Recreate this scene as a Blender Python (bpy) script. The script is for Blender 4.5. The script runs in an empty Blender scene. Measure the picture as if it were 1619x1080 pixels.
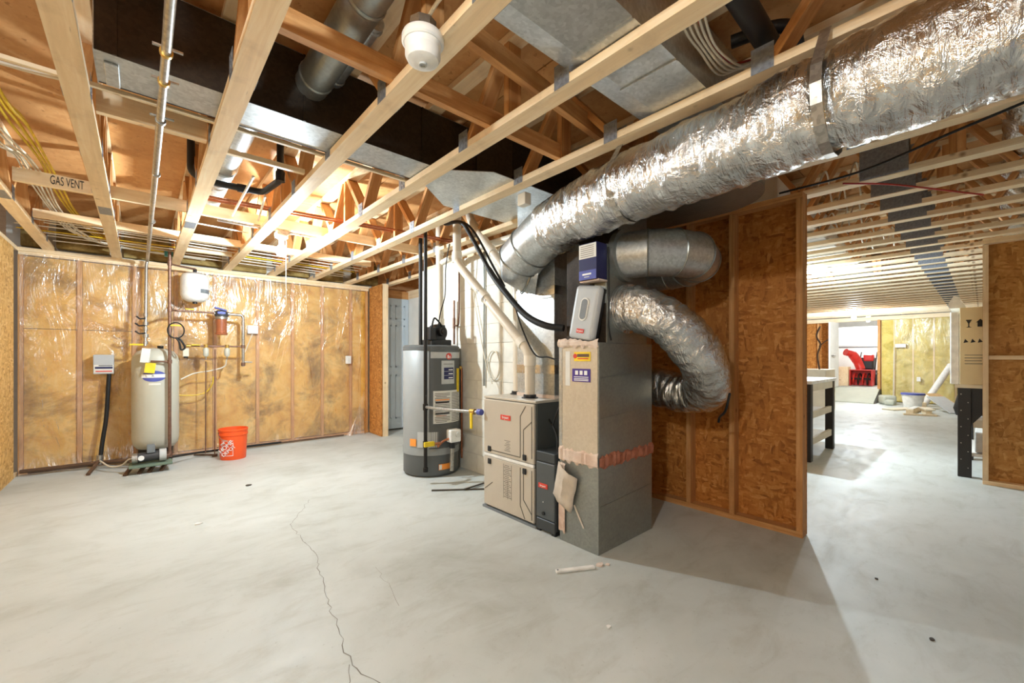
import bpy, math, random
from mathutils import Vector, Matrix, noise
random.seed(7)
sc = bpy.context.scene
col = sc.collection
PI = math.pi

# ------------------------------------------------------------------ camera
cam = bpy.data.cameras.new('camera')
cam.sensor_width = 36.0
cam.lens = 661.0 / 1619.0 * 36.0
cam.shift_y = 25.0 / 1619.0
cam.clip_start = 0.02
camo = bpy.data.objects.new('camera', cam)
col.objects.link(camo)
camo.location = (0, 0, 1.25)
camo.rotation_euler = (PI / 2, 0, -math.atan2(.6635, .748))
sc.camera = camo

# ------------------------------------------------------------------ light
w = bpy.data.worlds.new('world')
sc.world = w
w.use_nodes = True
w.node_tree.nodes['Background'].inputs[0].default_value = (.9, .95, 1.0, 1)
w.node_tree.nodes['Background'].inputs[1].default_value = 0.2
sc.view_settings.view_transform = 'Standard'
sc.view_settings.look = 'None'
sc.view_settings.gamma = 1
sc.view_settings.use_curve_mapping = False
sc.view_settings.exposure = 0.97

def lamp(name, loc, watts, colr, radius=.045):
    l = bpy.data.lights.new(name, 'POINT')
    l.energy = watts
    l.color = colr
    l.shadow_soft_size = radius
    o = bpy.data.objects.new(name, l)
    col.objects.link(o)
    o.location = loc
    return o

MAIN_BULB = (0.996, 4.418, 2.31)
FAR_BULB = (13.39, 2.157, 2.30)
MID_BULB = (6.6, 2.0, 2.30)
FILL_BULB = (-0.60, 0.35, 2.30)  # added out-of-view fill lamp to brighten the near floor
lamp('bulb_light', MAIN_BULB, 118, (.76, .90, 1.0), .035)
lamp('bulb_light', FAR_BULB, 125, (.74, .89, 1.0), .035)
lamp('bulb_light', MID_BULB, 165, (.72, .88, 1.0), .035)
lamp('bulb_light', FILL_BULB, 58, (.76, .90, 1.0), .06)
lamp('bulb_light', (18.5, 2.6, 2.55), 90, (1.0, 1.0, 1.0), .06)

# ------------------------------------------------------------------ materials
def lin(r, g, b):
    f = lambda c: (c / 255) / 12.92 if c / 255 <= .04045 else ((c / 255 + .055) / 1.055) ** 2.4
    return (f(r), f(g), f(b), 1)

class NT:
    def __init__(s, name):
        s.m = bpy.data.materials.new(name)
        s.m.use_nodes = True
        s.t = s.m.node_tree
        s.b = s.t.nodes['Principled BSDF']
        s.out = s.t.nodes['Material Output']
    def n(s, typ, **kw):
        nd = s.t.nodes.new(typ)
        for k, v in kw.items():
            if k.startswith('i_'):
                nd.inputs[k[2:].replace('_', ' ')].default_value = v
            else:
                setattr(nd, k, v)
        return nd
    def l(s, a, b):
        s.t.links.new(a, b)
    def coords(s, scale=(1, 1, 1), rot=(0, 0, 0)):
        tc = s.n('ShaderNodeTexCoord')
        mp = s.n('ShaderNodeMapping')
        mp.inputs['Scale'].default_value = scale
        mp.inputs['Rotation'].default_value = rot
        s.l(tc.outputs['Object'], mp.inputs['Vector'])
        return mp.outputs['Vector']
    def noise(s, vec, scale=5, detail=4, rough=.55, dist=0):
        nd = s.n('ShaderNodeTexNoise')
        nd.inputs['Scale'].default_value = scale
        nd.inputs['Detail'].default_value = detail
        nd.inputs['Roughness'].default_value = rough
        nd.inputs['Distortion'].default_value = dist
        s.l(vec, nd.inputs['Vector'])
        return nd
    def ramp(s, fac, stops):
        r = s.n('ShaderNodeValToRGB')
        e = r.color_ramp.elements
        while len(e) < len(stops):
            e.new(.5)
        for i, (p, c) in enumerate(stops):
            e[i].position = p
            e[i].color = c
        s.l(fac, r.inputs['Fac'])
        return r.outputs['Color']
    def mix(s, fac, a, b, mode='MIX'):
        m = s.n('ShaderNodeMix', data_type='RGBA', blend_type=mode)
        for sock, val in ((m.inputs[0], fac), (m.inputs[6], a), (m.inputs[7], b)):
            if hasattr(val, 'links') or hasattr(val, 'is_output'):
                s.l(val, sock)
            else:
                sock.default_value = val
        return m.outputs[2]
    def bump(s, h, strength=.3, dist=.01):
        b = s.n('ShaderNodeBump')
        b.inputs['Strength'].default_value = strength
        b.inputs['Distance'].default_value = dist
        s.l(h, b.inputs['Height'])
        s.l(b.outputs['Normal'], s.b.inputs['Normal'])
        return b
    def setp(s, rough=.5, metal=0, color=None, spec=None):
        s.b.inputs['Roughness'].default_value = rough
        s.b.inputs['Metallic'].default_value = metal
        if color is not None:
            if hasattr(color, 'is_output'):
                s.l(color, s.b.inputs['Base Color'])
            else:
                s.b.inputs['Base Color'].default_value = color
        if spec is not None:
            s.b.inputs['Specular IOR Level'].default_value = spec
        return s.m

M = {}
def plain(name, c, rough=.5, metal=0, var=.12, sc_=14):
    t = NT(name)
    v = t.coords()
    nz = t.noise(v, sc_, 4)
    d = tuple(x * (1 - var) for x in c[:3]) + (1,)
    u = tuple(min(1, x * (1 + var)) for x in c[:3]) + (1,)
    cc = t.ramp(nz.outputs['Fac'], [(.3, d), (.7, u)])
    M[name] = t.setp(rough, metal, cc)
    return M[name]

def wood(name, c1, c2, grain=(2.2, 34, 34), rough=.62, dirt_amt=.55):
    t = NT(name)
    v = t.coords(grain)
    n1 = t.noise(v, 1.0, 5, .6, .6)
    c = t.ramp(n1.outputs['Fac'], [(.28, c1), (.52, c2), (.8, tuple(x * .88 for x in c2[:3]) + (1,))])
    v2 = t.coords((9, 9, 9))
    kn = t.n('ShaderNodeTexVoronoi')
    kn.inputs['Scale'].default_value = .55
    t.l(v2, kn.inputs['Vector'])
    k = t.ramp(kn.outputs['Distance'], [(.03, (.33, .22, .14, 1)), (.1, (1, 1, 1, 1))])
    c = t.mix(.8, c, k, 'MULTIPLY')
    v3 = t.coords((3, 3, 3))
    dirt = t.noise(v3, 1.3, 6, .7)
    dd = t.ramp(dirt.outputs['Fac'], [(.33, (.66, .6, .55, 1)), (.5, (1, 1, 1, 1))])
    c = t.mix(dirt_amt, c, dd, 'MULTIPLY')
    sm = t.noise(t.coords((5, 22, 22)), 1.0, 5, .7, 1.5)
    sd = t.ramp(sm.outputs['Fac'], [(.27, (.42, .36, .32, 1)), (.35, (1, 1, 1, 1))])
    c = t.mix(.7, c, sd, 'MULTIPLY')
    oi = t.n('ShaderNodeObjectInfo')
    hv = t.n('ShaderNodeHueSaturation')
    mr = t.n('ShaderNodeMapRange')
    mr.inputs['To Min'].default_value = .92
    mr.inputs['To Max'].default_value = 1.1
    t.l(oi.outputs['Random'], mr.inputs['Value'])
    t.l(mr.outputs['Result'], hv.inputs['Value'])
    t.l(c, hv.inputs['Color'])
    t.bump(n1.outputs['Fac'], .15, .004)
    M[name] = t.setp(rough, 0, hv.outputs['Color'], .3)
    return M[name]

def osb(name, cols, rough=.6, sizes=(9, 34)):
    t = NT(name)
    outs = []
    for i, r in enumerate((.5, -.75, 1.3)):
        tc = t.n('ShaderNodeTexCoord')
        nz = t.noise(tc.outputs['Object'], 5, 2)
        add = t.n('ShaderNodeVectorMath', operation='MULTIPLY_ADD')
        t.l(nz.outputs['Color'], add.inputs[0])
        add.inputs[1].default_value = (.06, .06, .06)
        t.l(tc.outputs['Object'], add.inputs[2])
        mp = t.n('ShaderNodeMapping')
        mp.inputs['Rotation'].default_value = (r, r * .9, 0)
        mp.inputs['Scale'].default_value = (sizes[1], sizes[0] if i != 1 else sizes[1], sizes[1] if i != 1 else sizes[0])
        t.l(add.outputs[0], mp.inputs['Vector'])
        vo = t.n('ShaderNodeTexVoronoi')
        vo.inputs['Scale'].default_value = 1
        t.l(mp.outputs['Vector'], vo.inputs['Vector'])
        sp = t.n('ShaderNodeSeparateColor')
        t.l(vo.outputs['Color'], sp.inputs['Color'])
        outs.append(sp.outputs[0])
    def step(n, lo, hi):
        m = t.n('ShaderNodeMapRange', interpolation_type='SMOOTHSTEP')
        m.inputs['From Min'].default_value = lo
        m.inputs['From Max'].default_value = hi
        t.l(n.outputs['Fac'], m.inputs['Value'])
        return m.outputs['Result']
    a = t.mix(step(t.noise(t.coords((11, 11, 11)), 1, 2), .42, .58), outs[0], outs[1])
    a = t.mix(step(t.noise(t.coords((13, 13, 13), (1, 2, 3)), 1, 2), .5, .62), a, outs[2])
    fine = t.noise(t.coords((60, 60, 60)), 1, 4)
    a = t.mix(.35, a, fine.outputs['Fac'])
    st = [(i / (len(cols) - 1), c) for i, c in enumerate(cols)]
    c = t.ramp(a, st)
    big = t.noise(t.coords((1.2, 1.2, 1.2)), 1, 4)
    bb = t.ramp(big.outputs['Fac'], [(.3, (.78, .74, .7, 1)), (.65, (1.08, 1.05, 1.0, 1))])
    c = t.mix(.7, c, bb, 'MULTIPLY')
    spk = t.noise(t.coords((26, 26, 12)), 1, 3)
    sk = t.ramp(spk.outputs['Fac'], [(.30, (.55, .45, .36, 1)), (.37, (1, 1, 1, 1))])
    c = t.mix(.7, c, sk, 'MULTIPLY')
    t.bump(a, .12, .003)
    M[name] = t.setp(rough, 0, c, .25)
    return M[name]

wood('lumber', lin(250, 230, 196), lin(240, 212, 170), dirt_amt=.4)
wood('lumber_orange', lin(222, 172, 116), lin(198, 142, 86))
wood('lumber_pale', lin(250, 234, 204), lin(240, 218, 180), dirt_amt=.3)
osb('osb_light', [lin(130, 84, 36), lin(206, 156, 86), lin(228, 184, 116), lin(246, 214, 156)], sizes=(14, 50))
osb('osb_brown', [lin(116, 68, 24), lin(178, 114, 52), lin(198, 134, 66), lin(226, 172, 104)], sizes=(12, 44))
osb('osb_mid', [lin(116, 74, 30), lin(182, 130, 68), lin(200, 150, 84), lin(226, 184, 118)], sizes=(9, 34))
osb('plywood', [lin(198, 142, 88), lin(210, 156, 100), lin(216, 164, 108), lin(222, 172, 118)], sizes=(1.0, 11))

def concrete():
    t = NT('concrete')
    v = t.coords()
    n1 = t.noise(v, .75, 7, .62, .4)
    c = t.ramp(n1.outputs['Fac'], [(.26, lin(166, 168, 160)), (.45, lin(192, 196, 191)), (.7, lin(208, 212, 209))])
    n2 = t.noise(t.coords((1, 2.2, 1), (0, 0, .7)), 2.6, 8, .7, .6)
    c2 = t.ramp(n2.outputs['Fac'], [(.32, (.83, .81, .77, 1)), (.5, (1, 1, 1, 1))])
    c = t.mix(.7, c, c2, 'MULTIPLY')
    n3 = t.noise(v, 46, 3, .6)
    c3 = t.ramp(n3.outputs['Fac'], [(.27, (.7, .68, .64, 1)), (.36, (1, 1, 1, 1))])
    c = t.mix(.45, c, c3, 'MULTIPLY')
    t.bump(n2.outputs['Fac'], .06, .01)
    r = t.ramp(n2.outputs['Fac'], [(.3, (.62, .62, .62, 1)), (.7, (.42, .42, .42, 1))])
    t.l(r, t.b.inputs['Roughness'])
    t.b.inputs['Specular IOR Level'].default_value = .35
    t.l(c, t.b.inputs['Base Color'])
    M['concrete'] = t.m
concrete()

def fibre(name, a, b, c, stain):
    t = NT(name)
    v = t.coords()
    n1 = t.noise(v, 3.2, 8, .68, 1.2)
    cc = t.ramp(n1.outputs['Fac'], [(.25, a), (.5, b), (.75, c)])
    n2 = t.noise(v, 1.7, 6, .7, .5)
    s = t.ramp(n2.outputs['Fac'], [(.34, stain), (.50, (1, 1, 1, 1))])
    cc = t.mix(.75, cc, s, 'MULTIPLY')
    n3 = t.noise(v, 30, 5, .7, 2)
    t.bump(n3.outputs['Fac'], .35, .02)
    M[name] = t.setp(.95, 0, cc, .05)
fibre('fibreglass', lin(204, 142, 58), lin(228, 176, 88), lin(242, 206, 132), lin(130, 120, 104))
fibre('fibreglass_yellow', lin(206, 176, 70), lin(224, 202, 118), lin(232, 218, 150), lin(186, 176, 130))
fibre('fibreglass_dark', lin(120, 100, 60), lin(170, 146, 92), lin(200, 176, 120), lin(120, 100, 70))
fibre('torn_insulation', lin(214, 184, 164), lin(228, 208, 192), lin(238, 228, 218), lin(200, 160, 134))

def plastic_film():
    t = NT('plastic_film')
    t.t.nodes.remove(t.b)
    n1 = t.noise(t.coords((1, 1, .5), (0, .6, 0)), 2.6, 3, .55, .8)
    n1.noise_type = 'RIDGED_MULTIFRACTAL'
    n1.normalize = True
    n2 = t.noise(t.coords((2.2, 2.2, .6), (0, -.5, 0)), 2.2, 4, .6, 1.0)
    ad = t.n('ShaderNodeMath', operation='MULTIPLY_ADD')
    t.l(n1.outputs['Fac'], ad.inputs[0])
    ad.inputs[1].default_value = .5
    t.l(n2.outputs['Fac'], ad.inputs[2])
    bp = t.n('ShaderNodeBump')
    bp.inputs['Strength'].default_value = .9
    bp.inputs['Distance'].default_value = .055
    t.l(ad.outputs[0], bp.inputs['Height'])
    g = t.n('ShaderNodeBsdfGlossy')
    g.inputs['Roughness'].default_value = .24
    g.inputs['Color'].default_value = (1, 1, 1, 1)
    t.l(bp.outputs['Normal'], g.inputs['Normal'])
    tr = t.n('ShaderNodeBsdfTransparent')
    df = t.n('ShaderNodeBsdfDiffuse')
    df.inputs['Color'].default_value = (.95, .93, .9, 1)
    m0 = t.n('ShaderNodeMixShader')
    m0.inputs[0].default_value = .08
    t.l(tr.outputs[0], m0.inputs[1])
    t.l(df.outputs[0], m0.inputs[2])
    fr = t.n('ShaderNodeFresnel')
    fr.inputs['IOR'].default_value = 1.5
    t.l(bp.outputs['Normal'], fr.inputs['Normal'])
    fm = t.n('ShaderNodeMath', operation='MULTIPLY_ADD')
    t.l(fr.outputs[0], fm.inputs[0])
    fm.inputs[1].default_value = .75
    fm.inputs[2].default_value = .03
    m1 = t.n('ShaderNodeMixShader')
    t.l(fm.outputs[0], m1.inputs[0])
    t.l(m0.outputs[0], m1.inputs[1])
    t.l(g.outputs[0], m1.inputs[2])
    t.l(m1.outputs[0], t.out.inputs['Surface'])
    M['plastic_film'] = t.m
plastic_film()

def metal(name, a, b, rough=.35, met=.9, spangle=70, bump=.05):
    t = NT(name)
    v = t.coords()
    vo = t.n('ShaderNodeTexVoronoi')
    vo.inputs['Scale'].default_value = spangle
    t.l(v, vo.inputs['Vector'])
    nz = t.noise(v, 3, 6, .65)
    sp = t.n('ShaderNodeSeparateColor')
    t.l(vo.outputs['Color'], sp.inputs['Color'])
    x = t.mix(.75, sp.outputs[0], nz.outputs['Fac'])
    c = t.ramp(x, [(.25, a), (.75, b)])
    t.bump(nz.outputs['Fac'], bump, .02)
    r = t.ramp(nz.outputs['Fac'], [(.3, (rough * 1.35,) * 3 + (1,)), (.7, (rough * .8,) * 3 + (1,))])
    t.l(r, t.b.inputs['Roughness'])
    t.b.inputs['Metallic'].default_value = met
    t.l(c, t.b.inputs['Base Color'])
    M[name] = t.m
metal('galvanized', lin(168, 172, 172), lin(212, 216, 216), .36, .82)
metal('galvanized_dull', lin(146, 150, 146), lin(166, 170, 166), .36, .8)
metal('dark_and_shaded_steel', lin(40, 33, 26), lin(66, 54, 42), .5, .5)  # black stack metal; also shade painted into the galvanized duct sides
metal('tan_metal', lin(196, 184, 164), lin(214, 204, 186), .4, .35)
metal('foil', lin(205, 205, 205), lin(240, 240, 240), .24, 1.0, 40, .12)
metal('copper', lin(170, 104, 74), lin(196, 130, 96), .38, .9)
metal('dark_copper', lin(112, 84, 72), lin(150, 118, 100), .42, .7)
metal('steel', lin(140, 136, 128), lin(200, 196, 188), .35, .85)
metal('red_tape', lin(150, 84, 60), lin(196, 130, 104), .5, .3, 30, .3)

def foil_wrinkle():
    t = NT('foil_wrinkle')
    v = t.coords((7, 7, 7))
    n1 = t.noise(v, 2.2, 5, .6, 2.0)
    v2 = t.coords((5, 26, 5))
    n2 = t.noise(v2, 1.2, 4, .6, 1.2)
    ad = t.n('ShaderNodeMath', operation='ADD')
    t.l(n1.outputs['Fac'], ad.inputs[0])
    t.l(n2.outputs['Fac'], ad.inputs[1])
    t.bump(ad.outputs[0], .55, .02)
    n3 = t.noise(t.coords(), 6, 3)
    c = t.ramp(n3.outputs['Fac'], [(.3, lin(196, 196, 194)), (.7, lin(238, 238, 236))])
    M['foil_wrinkle'] = t.setp(.22, 1.0, c)
foil_wrinkle()

plain('white_enamel', lin(238, 236, 230), .35)
plain('white_paint', lin(236, 234, 226), .6, 0, .05, 6)
plain('block_paint', lin(226, 223, 212), .8, 0, .07, 9)
plain('mortar', lin(206, 202, 190), .9)
plain('door_blue', lin(196, 208, 216), .5, 0, .04, 5)
plain('pvc', lin(224, 213, 194), .4, 0, .05, 5)
plain('pvc_cap', lin(236, 228, 212), .4, 0, .04, 5)
plain('black_plastic', lin(26, 26, 28), .45)
plain('black_rubber', lin(20, 19, 18), .6)
plain('black_iron', lin(34, 31, 29), .5, .3)
plain('tank_grey', lin(196, 194, 178), .45, 0, .06, 3)
plain('heater_grey', lin(150, 154, 154), .42, .1, .06, 3)
plain('heater_dark', lin(92, 95, 95), .45, .1, .06, 3)
plain('furnace_beige', lin(196, 186, 170), .42, .1, .04, 3)
plain('furnace_groove', lin(96, 90, 80), .6)
plain('furnace_side', lin(88, 92, 90), .45, .3, .06, 3)
plain('cabinet_dark', lin(66, 70, 72), .45, .2, .06, 4)
plain('cabinet_mid', lin(86, 91, 93), .42, .2, .06, 4)
plain('logo_red', lin(214, 66, 50), .45)
plain('white_print', lin(245, 245, 242), .5, 0, .01)
plain('grey_print', lin(120, 114, 104), .6)
plain('black_print', lin(30, 30, 30), .6)
plain('label_paper', lin(226, 224, 216), .55, 0, .04)
plain('label_grey', lin(190, 192, 190), .55, 0, .06)
plain('yellow', lin(240, 206, 40), .45)
plain('orange', lin(248, 92, 34), .4, 0, .05, 3)
plain('orange_sticker', lin(246, 150, 60), .5)
plain('blue', lin(28, 32, 84), .45)
plain('blue_light', lin(82, 92, 170), .45)
plain('purple', lin(74, 52, 140), .45)
plain('wire_white', lin(224, 216, 198), .5)
plain('wire_yellow', lin(226, 190, 40), .45)
plain('wire_red', lin(170, 40, 34), .45)
plain('grey_plastic', lin(186, 190, 192), .4, 0, .03)
plain('grey_dark', lin(120, 126, 130), .45)
plain('cardboard', lin(222, 202, 160), .75, 0, .04, 4)
plain('bench_wood', lin(226, 214, 190), .6, 0, .06, 6)
plain('ramp_paint', lin(190, 192, 176), .7, 0, .06, 4)
plain('snow_red', lin(208, 44, 36), .4)
plain('vehicle_silver', lin(214, 214, 214), .3, .3, .03)
plain('dark_trim', lin(58, 58, 60), .5)
plain('brass', lin(196, 160, 84), .35, .8)
plain('teal', lin(58, 140, 132), .5)
plain('amber_plastic', lin(160, 92, 58), .3)
plain('plate_grey', lin(142, 146, 152), .45, .4, .25, 60)
plain('crack_dark', lin(128, 122, 112), .9)
plain('dirt_dark', lin(70, 62, 52), .9)
plain('brown_pipe', lin(96, 70, 50), .6)
plain('porcelain', lin(240, 238, 232), .3, 0, .02)
plain('kraft', lin(206, 170, 120), .8)
plain('paper_grey', lin(206, 194, 178), .85)
plain('green_pan', lin(110, 128, 110), .6)

def glow(name, c, strength):
    t = NT(name)
    t.t.nodes.remove(t.b)
    e = t.n('ShaderNodeEmission')
    e.inputs[0].default_value = c
    e.inputs[1].default_value = strength
    tr = t.n('ShaderNodeBsdfTransparent')
    a = t.n('ShaderNodeAddShader')
    t.l(e.outputs[0], a.inputs[0])
    t.l(tr.outputs[0], a.inputs[1])
    t.l(a.outputs[0], t.out.inputs['Surface'])
    M[name] = t.m
glow('bulb_glow', (1, .96, .88, 1), 24)

# ------------------------------------------------------------------ mesh builder
class MB:
    def __init__(s):
        s.v = []
        s.f = []
    def box(s, x0, x1, y0, y1, z0, z1):
        b = len(s.v)
        s.v += [(x0, y0, z0), (x1, y0, z0), (x1, y1, z0), (x0, y1, z0), (x0, y0, z1), (x1, y0, z1), (x1, y1, z1), (x0, y1, z1)]
        s.f += [tuple(b + i for i in q) for q in ((0, 3, 2, 1), (4, 5, 6, 7), (0, 1, 5, 4), (1, 2, 6, 5), (2, 3, 7, 6), (3, 0, 4, 7))]
        return s
    def mbox(s, mat, dx, dy, dz):
        b = len(s.v)
        t = MB().box(-dx / 2, dx / 2, -dy / 2, dy / 2, -dz / 2, dz / 2)
        s.v += [tuple(mat @ Vector(p)) for p in t.v]
        s.f += [tuple(b + i for i in q) for q in t.f]
        return s
    def beam(s, p0, p1, wd, ht, up=(0, 0, 1)):
        m, L = beam_matrix(p0, p1, up)
        return s.mbox(m, L, wd, ht)
    def tube(s, pts, r, n=12, caps=True):
        pts = [Vector(p) for p in pts]
        k = len(pts)
        rs = r if isinstance(r, (list, tuple)) else [r] * k
        b = len(s.v)
        ref = None
        for i, p in enumerate(pts):
            d = (pts[min(i + 1, k - 1)] - pts[max(i - 1, 0)]).normalized()
            if ref is None:
                ref = Vector((0, 0, 1)) if abs(d.z) < .9 else Vector((1, 0, 0))
            u = d.cross(ref)
            if u.length < 1e-4:
                u = d.orthogonal()
            u.normalize()
            q = u.cross(d).normalized()
            ref = q
            for j in range(n):
                a = 2 * PI * j / n
                s.v.append(tuple(p + (u * math.cos(a) + q * math.sin(a)) * rs[i]))
        for i in range(k - 1):
            for j in range(n):
                s.f.append((b + i * n + j, b + i * n + (j + 1) % n, b + (i + 1) * n + (j + 1) % n, b + (i + 1) * n + j))
        if caps:
            s.f.append(tuple(b + j for j in range(n))[::-1])
            s.f.append(tuple(b + (k - 1) * n + j for j in range(n)))
        return s
    def cyl(s, p0, p1, r, n=16, r2=None):
        return s.tube([p0, p1], [r, r if r2 is None else r2], n)
    def lathe(s, prof, c, n=28, axis='z', arc=None):
        b = len(s.v)
        a0, a1 = arc if arc else (0, 2 * PI)
        m = n if not arc else n + 1
        for (r, h) in prof:
            for j in range(m):
                a = a0 + (a1 - a0) * j / n
                if axis == 'z':
                    p = (c[0] + r * math.cos(a), c[1] + r * math.sin(a), c[2] + h)
                elif axis == 'x':
                    p = (c[0] + h, c[1] + r * math.cos(a), c[2] + r * math.sin(a))
                else:
                    p = (c[0] + r * math.sin(a), c[1] + h, c[2] + r * math.cos(a))
                s.v.append(p)
        for i in range(len(prof) - 1):
            for j in range(n):
                j2 = (j + 1) % m
                s.f.append((b + i * m + j, b + i * m + j2, b + (i + 1) * m + j2, b + (i + 1) * m + j))
        if not arc:
            s.f.append(tuple(b + j for j in range(m))[::-1])
            s.f.append(tuple(b + (len(prof) - 1) * m + j for j in range(m)))
        return s
    def arcpatch(s, c, r, a0, a1, z0, z1, th=.003, n=10):
        """curved label on a vertical cylinder, angles in degrees"""
        b = len(s.v)
        for rr in (r, r + th):
            for z in (z0, z1):
                for j in range(n + 1):
                    a = math.radians(a0 + (a1 - a0) * j / n)
                    s.v.append((c[0] + rr * math.cos(a), c[1] + rr * math.sin(a), z))
        m = n + 1
        for j in range(n):
            s.f.append((b + 2 * m + j, b + 2 * m + j + 1, b + 3 * m + j + 1, b + 3 * m + j))
            s.f.append((b + m + j, b + m + j + 1, b + j + 1, b + j))
            s.f.append((b + m + j + 1, b + m + j, b + 3 * m + j, b + 3 * m + j + 1))
            s.f.append((b + j, b + j + 1, b + 2 * m + j + 1, b + 2 * m + j))
        s.f.append((b, b + 2 * m, b + 3 * m, b + m))
        s.f.append((b + n, b + m + n, b + 3 * m + n, b + 2 * m + n))
        return s
    def prism(s, poly, h0, h1, axis='z'):
        b = len(s.v)
        n = len(poly)
        for h in (h0, h1):
            for (p, q) in poly:
                s.v.append({'z': (p, q, h), 'x': (h, p, q), 'y': (p, h, q)}[axis])
        s.f.append(tuple(b + i for i in range(n))[::-1])
        s.f.append(tuple(b + n + i for i in range(n)))
        for i in range(n):
            s.f.append((b + i, b + (i + 1) % n, b + n + (i + 1) % n, b + n + i))
        return s
    def mesh(s, name):
        me = bpy.data.meshes.new(name)
        me.from_pydata(s.v, [], s.f)
        me.update()
        return me
    def build(s, name, mat, parent=None, smooth=False, bevel=0, seg=2):
        me = s.mesh(name)
        me.materials.append(M[mat])
        import bmesh
        bm = bmesh.new()
        bm.from_mesh(me)
        bmesh.ops.recalc_face_normals(bm, faces=bm.faces)
        bm.to_mesh(me)
        bm.free()
        if smooth:
            me.shade_smooth()
            me.set_sharp_from_angle(angle=math.radians(40))
        o = link(name, me, parent)
        if bevel:
            md = o.modifiers.new('bevel', 'BEVEL')
            md.width = bevel
            md.segments = seg
            md.limit_method = 'ANGLE'
            md.angle_limit = math.radians(50)
        return o

def link(name, data, parent=None, matrix=None):
    o = bpy.data.objects.new(name, data)
    col.objects.link(o)
    if matrix is not None:
        o.matrix_world = matrix
    if parent is not None:
        o.parent = parent
        if parent.get('_loc') is not None:
            o.matrix_parent_inverse = Matrix.Translation(Vector(parent['_loc'])).inverted()
    return o

def beam_matrix(p0, p1, up=(0, 0, 1)):
    p0, p1 = Vector(p0), Vector(p1)
    d = p1 - p0
    L = d.length
    d.normalize()
    u = Vector(up)
    if abs(d.dot(u)) > .99:
        u = Vector((1, 0, 0))
    y = u.cross(d).normalized()
    z = d.cross(y).normalized()
    m = Matrix(((d.x, y.x, z.x, 0), (d.y, y.y, z.y, 0), (d.z, y.z, z.z, 0), (0, 0, 0, 1)))
    m.translation = (p0 + p1) / 2
    return m, L

BEAMS = {}
def lumber(name, p0, p1, wd, ht, mat, parent=None, up=(0, 0, 1)):
    """a stick of timber of its own; alike ones share their mesh"""
    m, L = beam_matrix(p0, p1, up)
    key = (round(L, 3), round(wd, 4), round(ht, 4), mat)
    if key not in BEAMS:
        me = MB().box(-L / 2, L / 2, -wd / 2, wd / 2, -ht / 2, ht / 2).mesh(name)
        me.materials.append(M[mat])
        BEAMS[key] = me
    return link(name, BEAMS[key], parent, m)

def thing(name, label, cat, loc=(0, 0, 0), group=None):
    o = bpy.data.objects.new(name, None)
    col.objects.link(o)
    o.location = loc
    o['_loc'] = tuple(loc)
    o.empty_display_size = .1
    return tag(o, label, cat, group)

def tag(o, label, cat, group=None):
    o['label'] = label
    o['category'] = cat
    if group:
        o['group'] = group
    return o

def structure(o):
    o['kind'] = 'structure'
    return o

def hollow(name):
    o = bpy.data.objects.new(name, None)
    col.objects.link(o)
    o['kind'] = 'structure'
    return o

def text(name, s, mat, origin, xdir, ydir, size, parent=None, ext=.0008, squeeze=1.0):
    cu = bpy.data.curves.new(name, 'FONT')
    cu.body = s
    cu.size = size
    cu.align_x = 'CENTER'
    cu.align_y = 'CENTER'
    cu.extrude = ext
    t = bpy.data.objects.new(name, cu)
    col.objects.link(t)
    bpy.context.view_layer.update()
    me = bpy.data.meshes.new_from_object(t.evaluated_get(bpy.context.evaluated_depsgraph_get()))
    bpy.data.objects.remove(t)
    bpy.data.curves.remove(cu)
    x = Vector(xdir).normalized()
    y = Vector(ydir).normalized()
    z = x.cross(y)
    m = Matrix(((x.x * squeeze, y.x, z.x, origin[0]), (x.y * squeeze, y.y, z.y, origin[1]), (x.z * squeeze, y.z, z.z, origin[2]), (0, 0, 0, 1)))
    me.transform(m)
    me.materials.clear()
    me.materials.append(M[mat])
    return link(name, me, parent)

def smooth_path(pts, n=8):
    """Catmull-Rom through the points"""
    P = [Vector(p) for p in pts]
    P = [P[0] * 2 - P[1]] + P + [P[-1] * 2 - P[-2]]
    out = []
    for i in range(1, len(P) - 2):
        a, b, c, d = P[i - 1:i + 3]
        for k in range(n):
            t = k / n
            out.append(.5 * ((2 * b) + (c - a) * t + (2 * a - 5 * b + 4 * c - d) * t * t + (3 * b - a - 3 * c + d) * t ** 3))
    out.append(P[-2])
    return out

def rounded(pts, rad=.05, n=5):
    """polyline with filleted corners (bent pipe)"""
    P = [Vector(p) for p in pts]
    out = [P[0]]
    for i in range(1, len(P) - 1):
        a, b, c = P[i - 1], P[i], P[i + 1]
        d1 = (a - b)
        d2 = (c - b)
        r = min(rad, d1.length * .45, d2.length * .45)
        s, e = b + d1.normalized() * r, b + d2.normalized() * r
        for k in range(n + 1):
            t = k / n
            out.append((1 - t) ** 2 * s + 2 * t * (1 - t) * b + t * t * e)
    out.append(P[-1])
    return out

# ================================================================== THE SETTING
WL, WB, CH, SUB = -.976, 6.77, 2.42, 2.86      # left wall, back wall, chord underside, subfloor
fl = structure(MB().box(-4, 15.8, -4.5, 9, -.12, 0).build('floor', 'concrete'))

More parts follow.
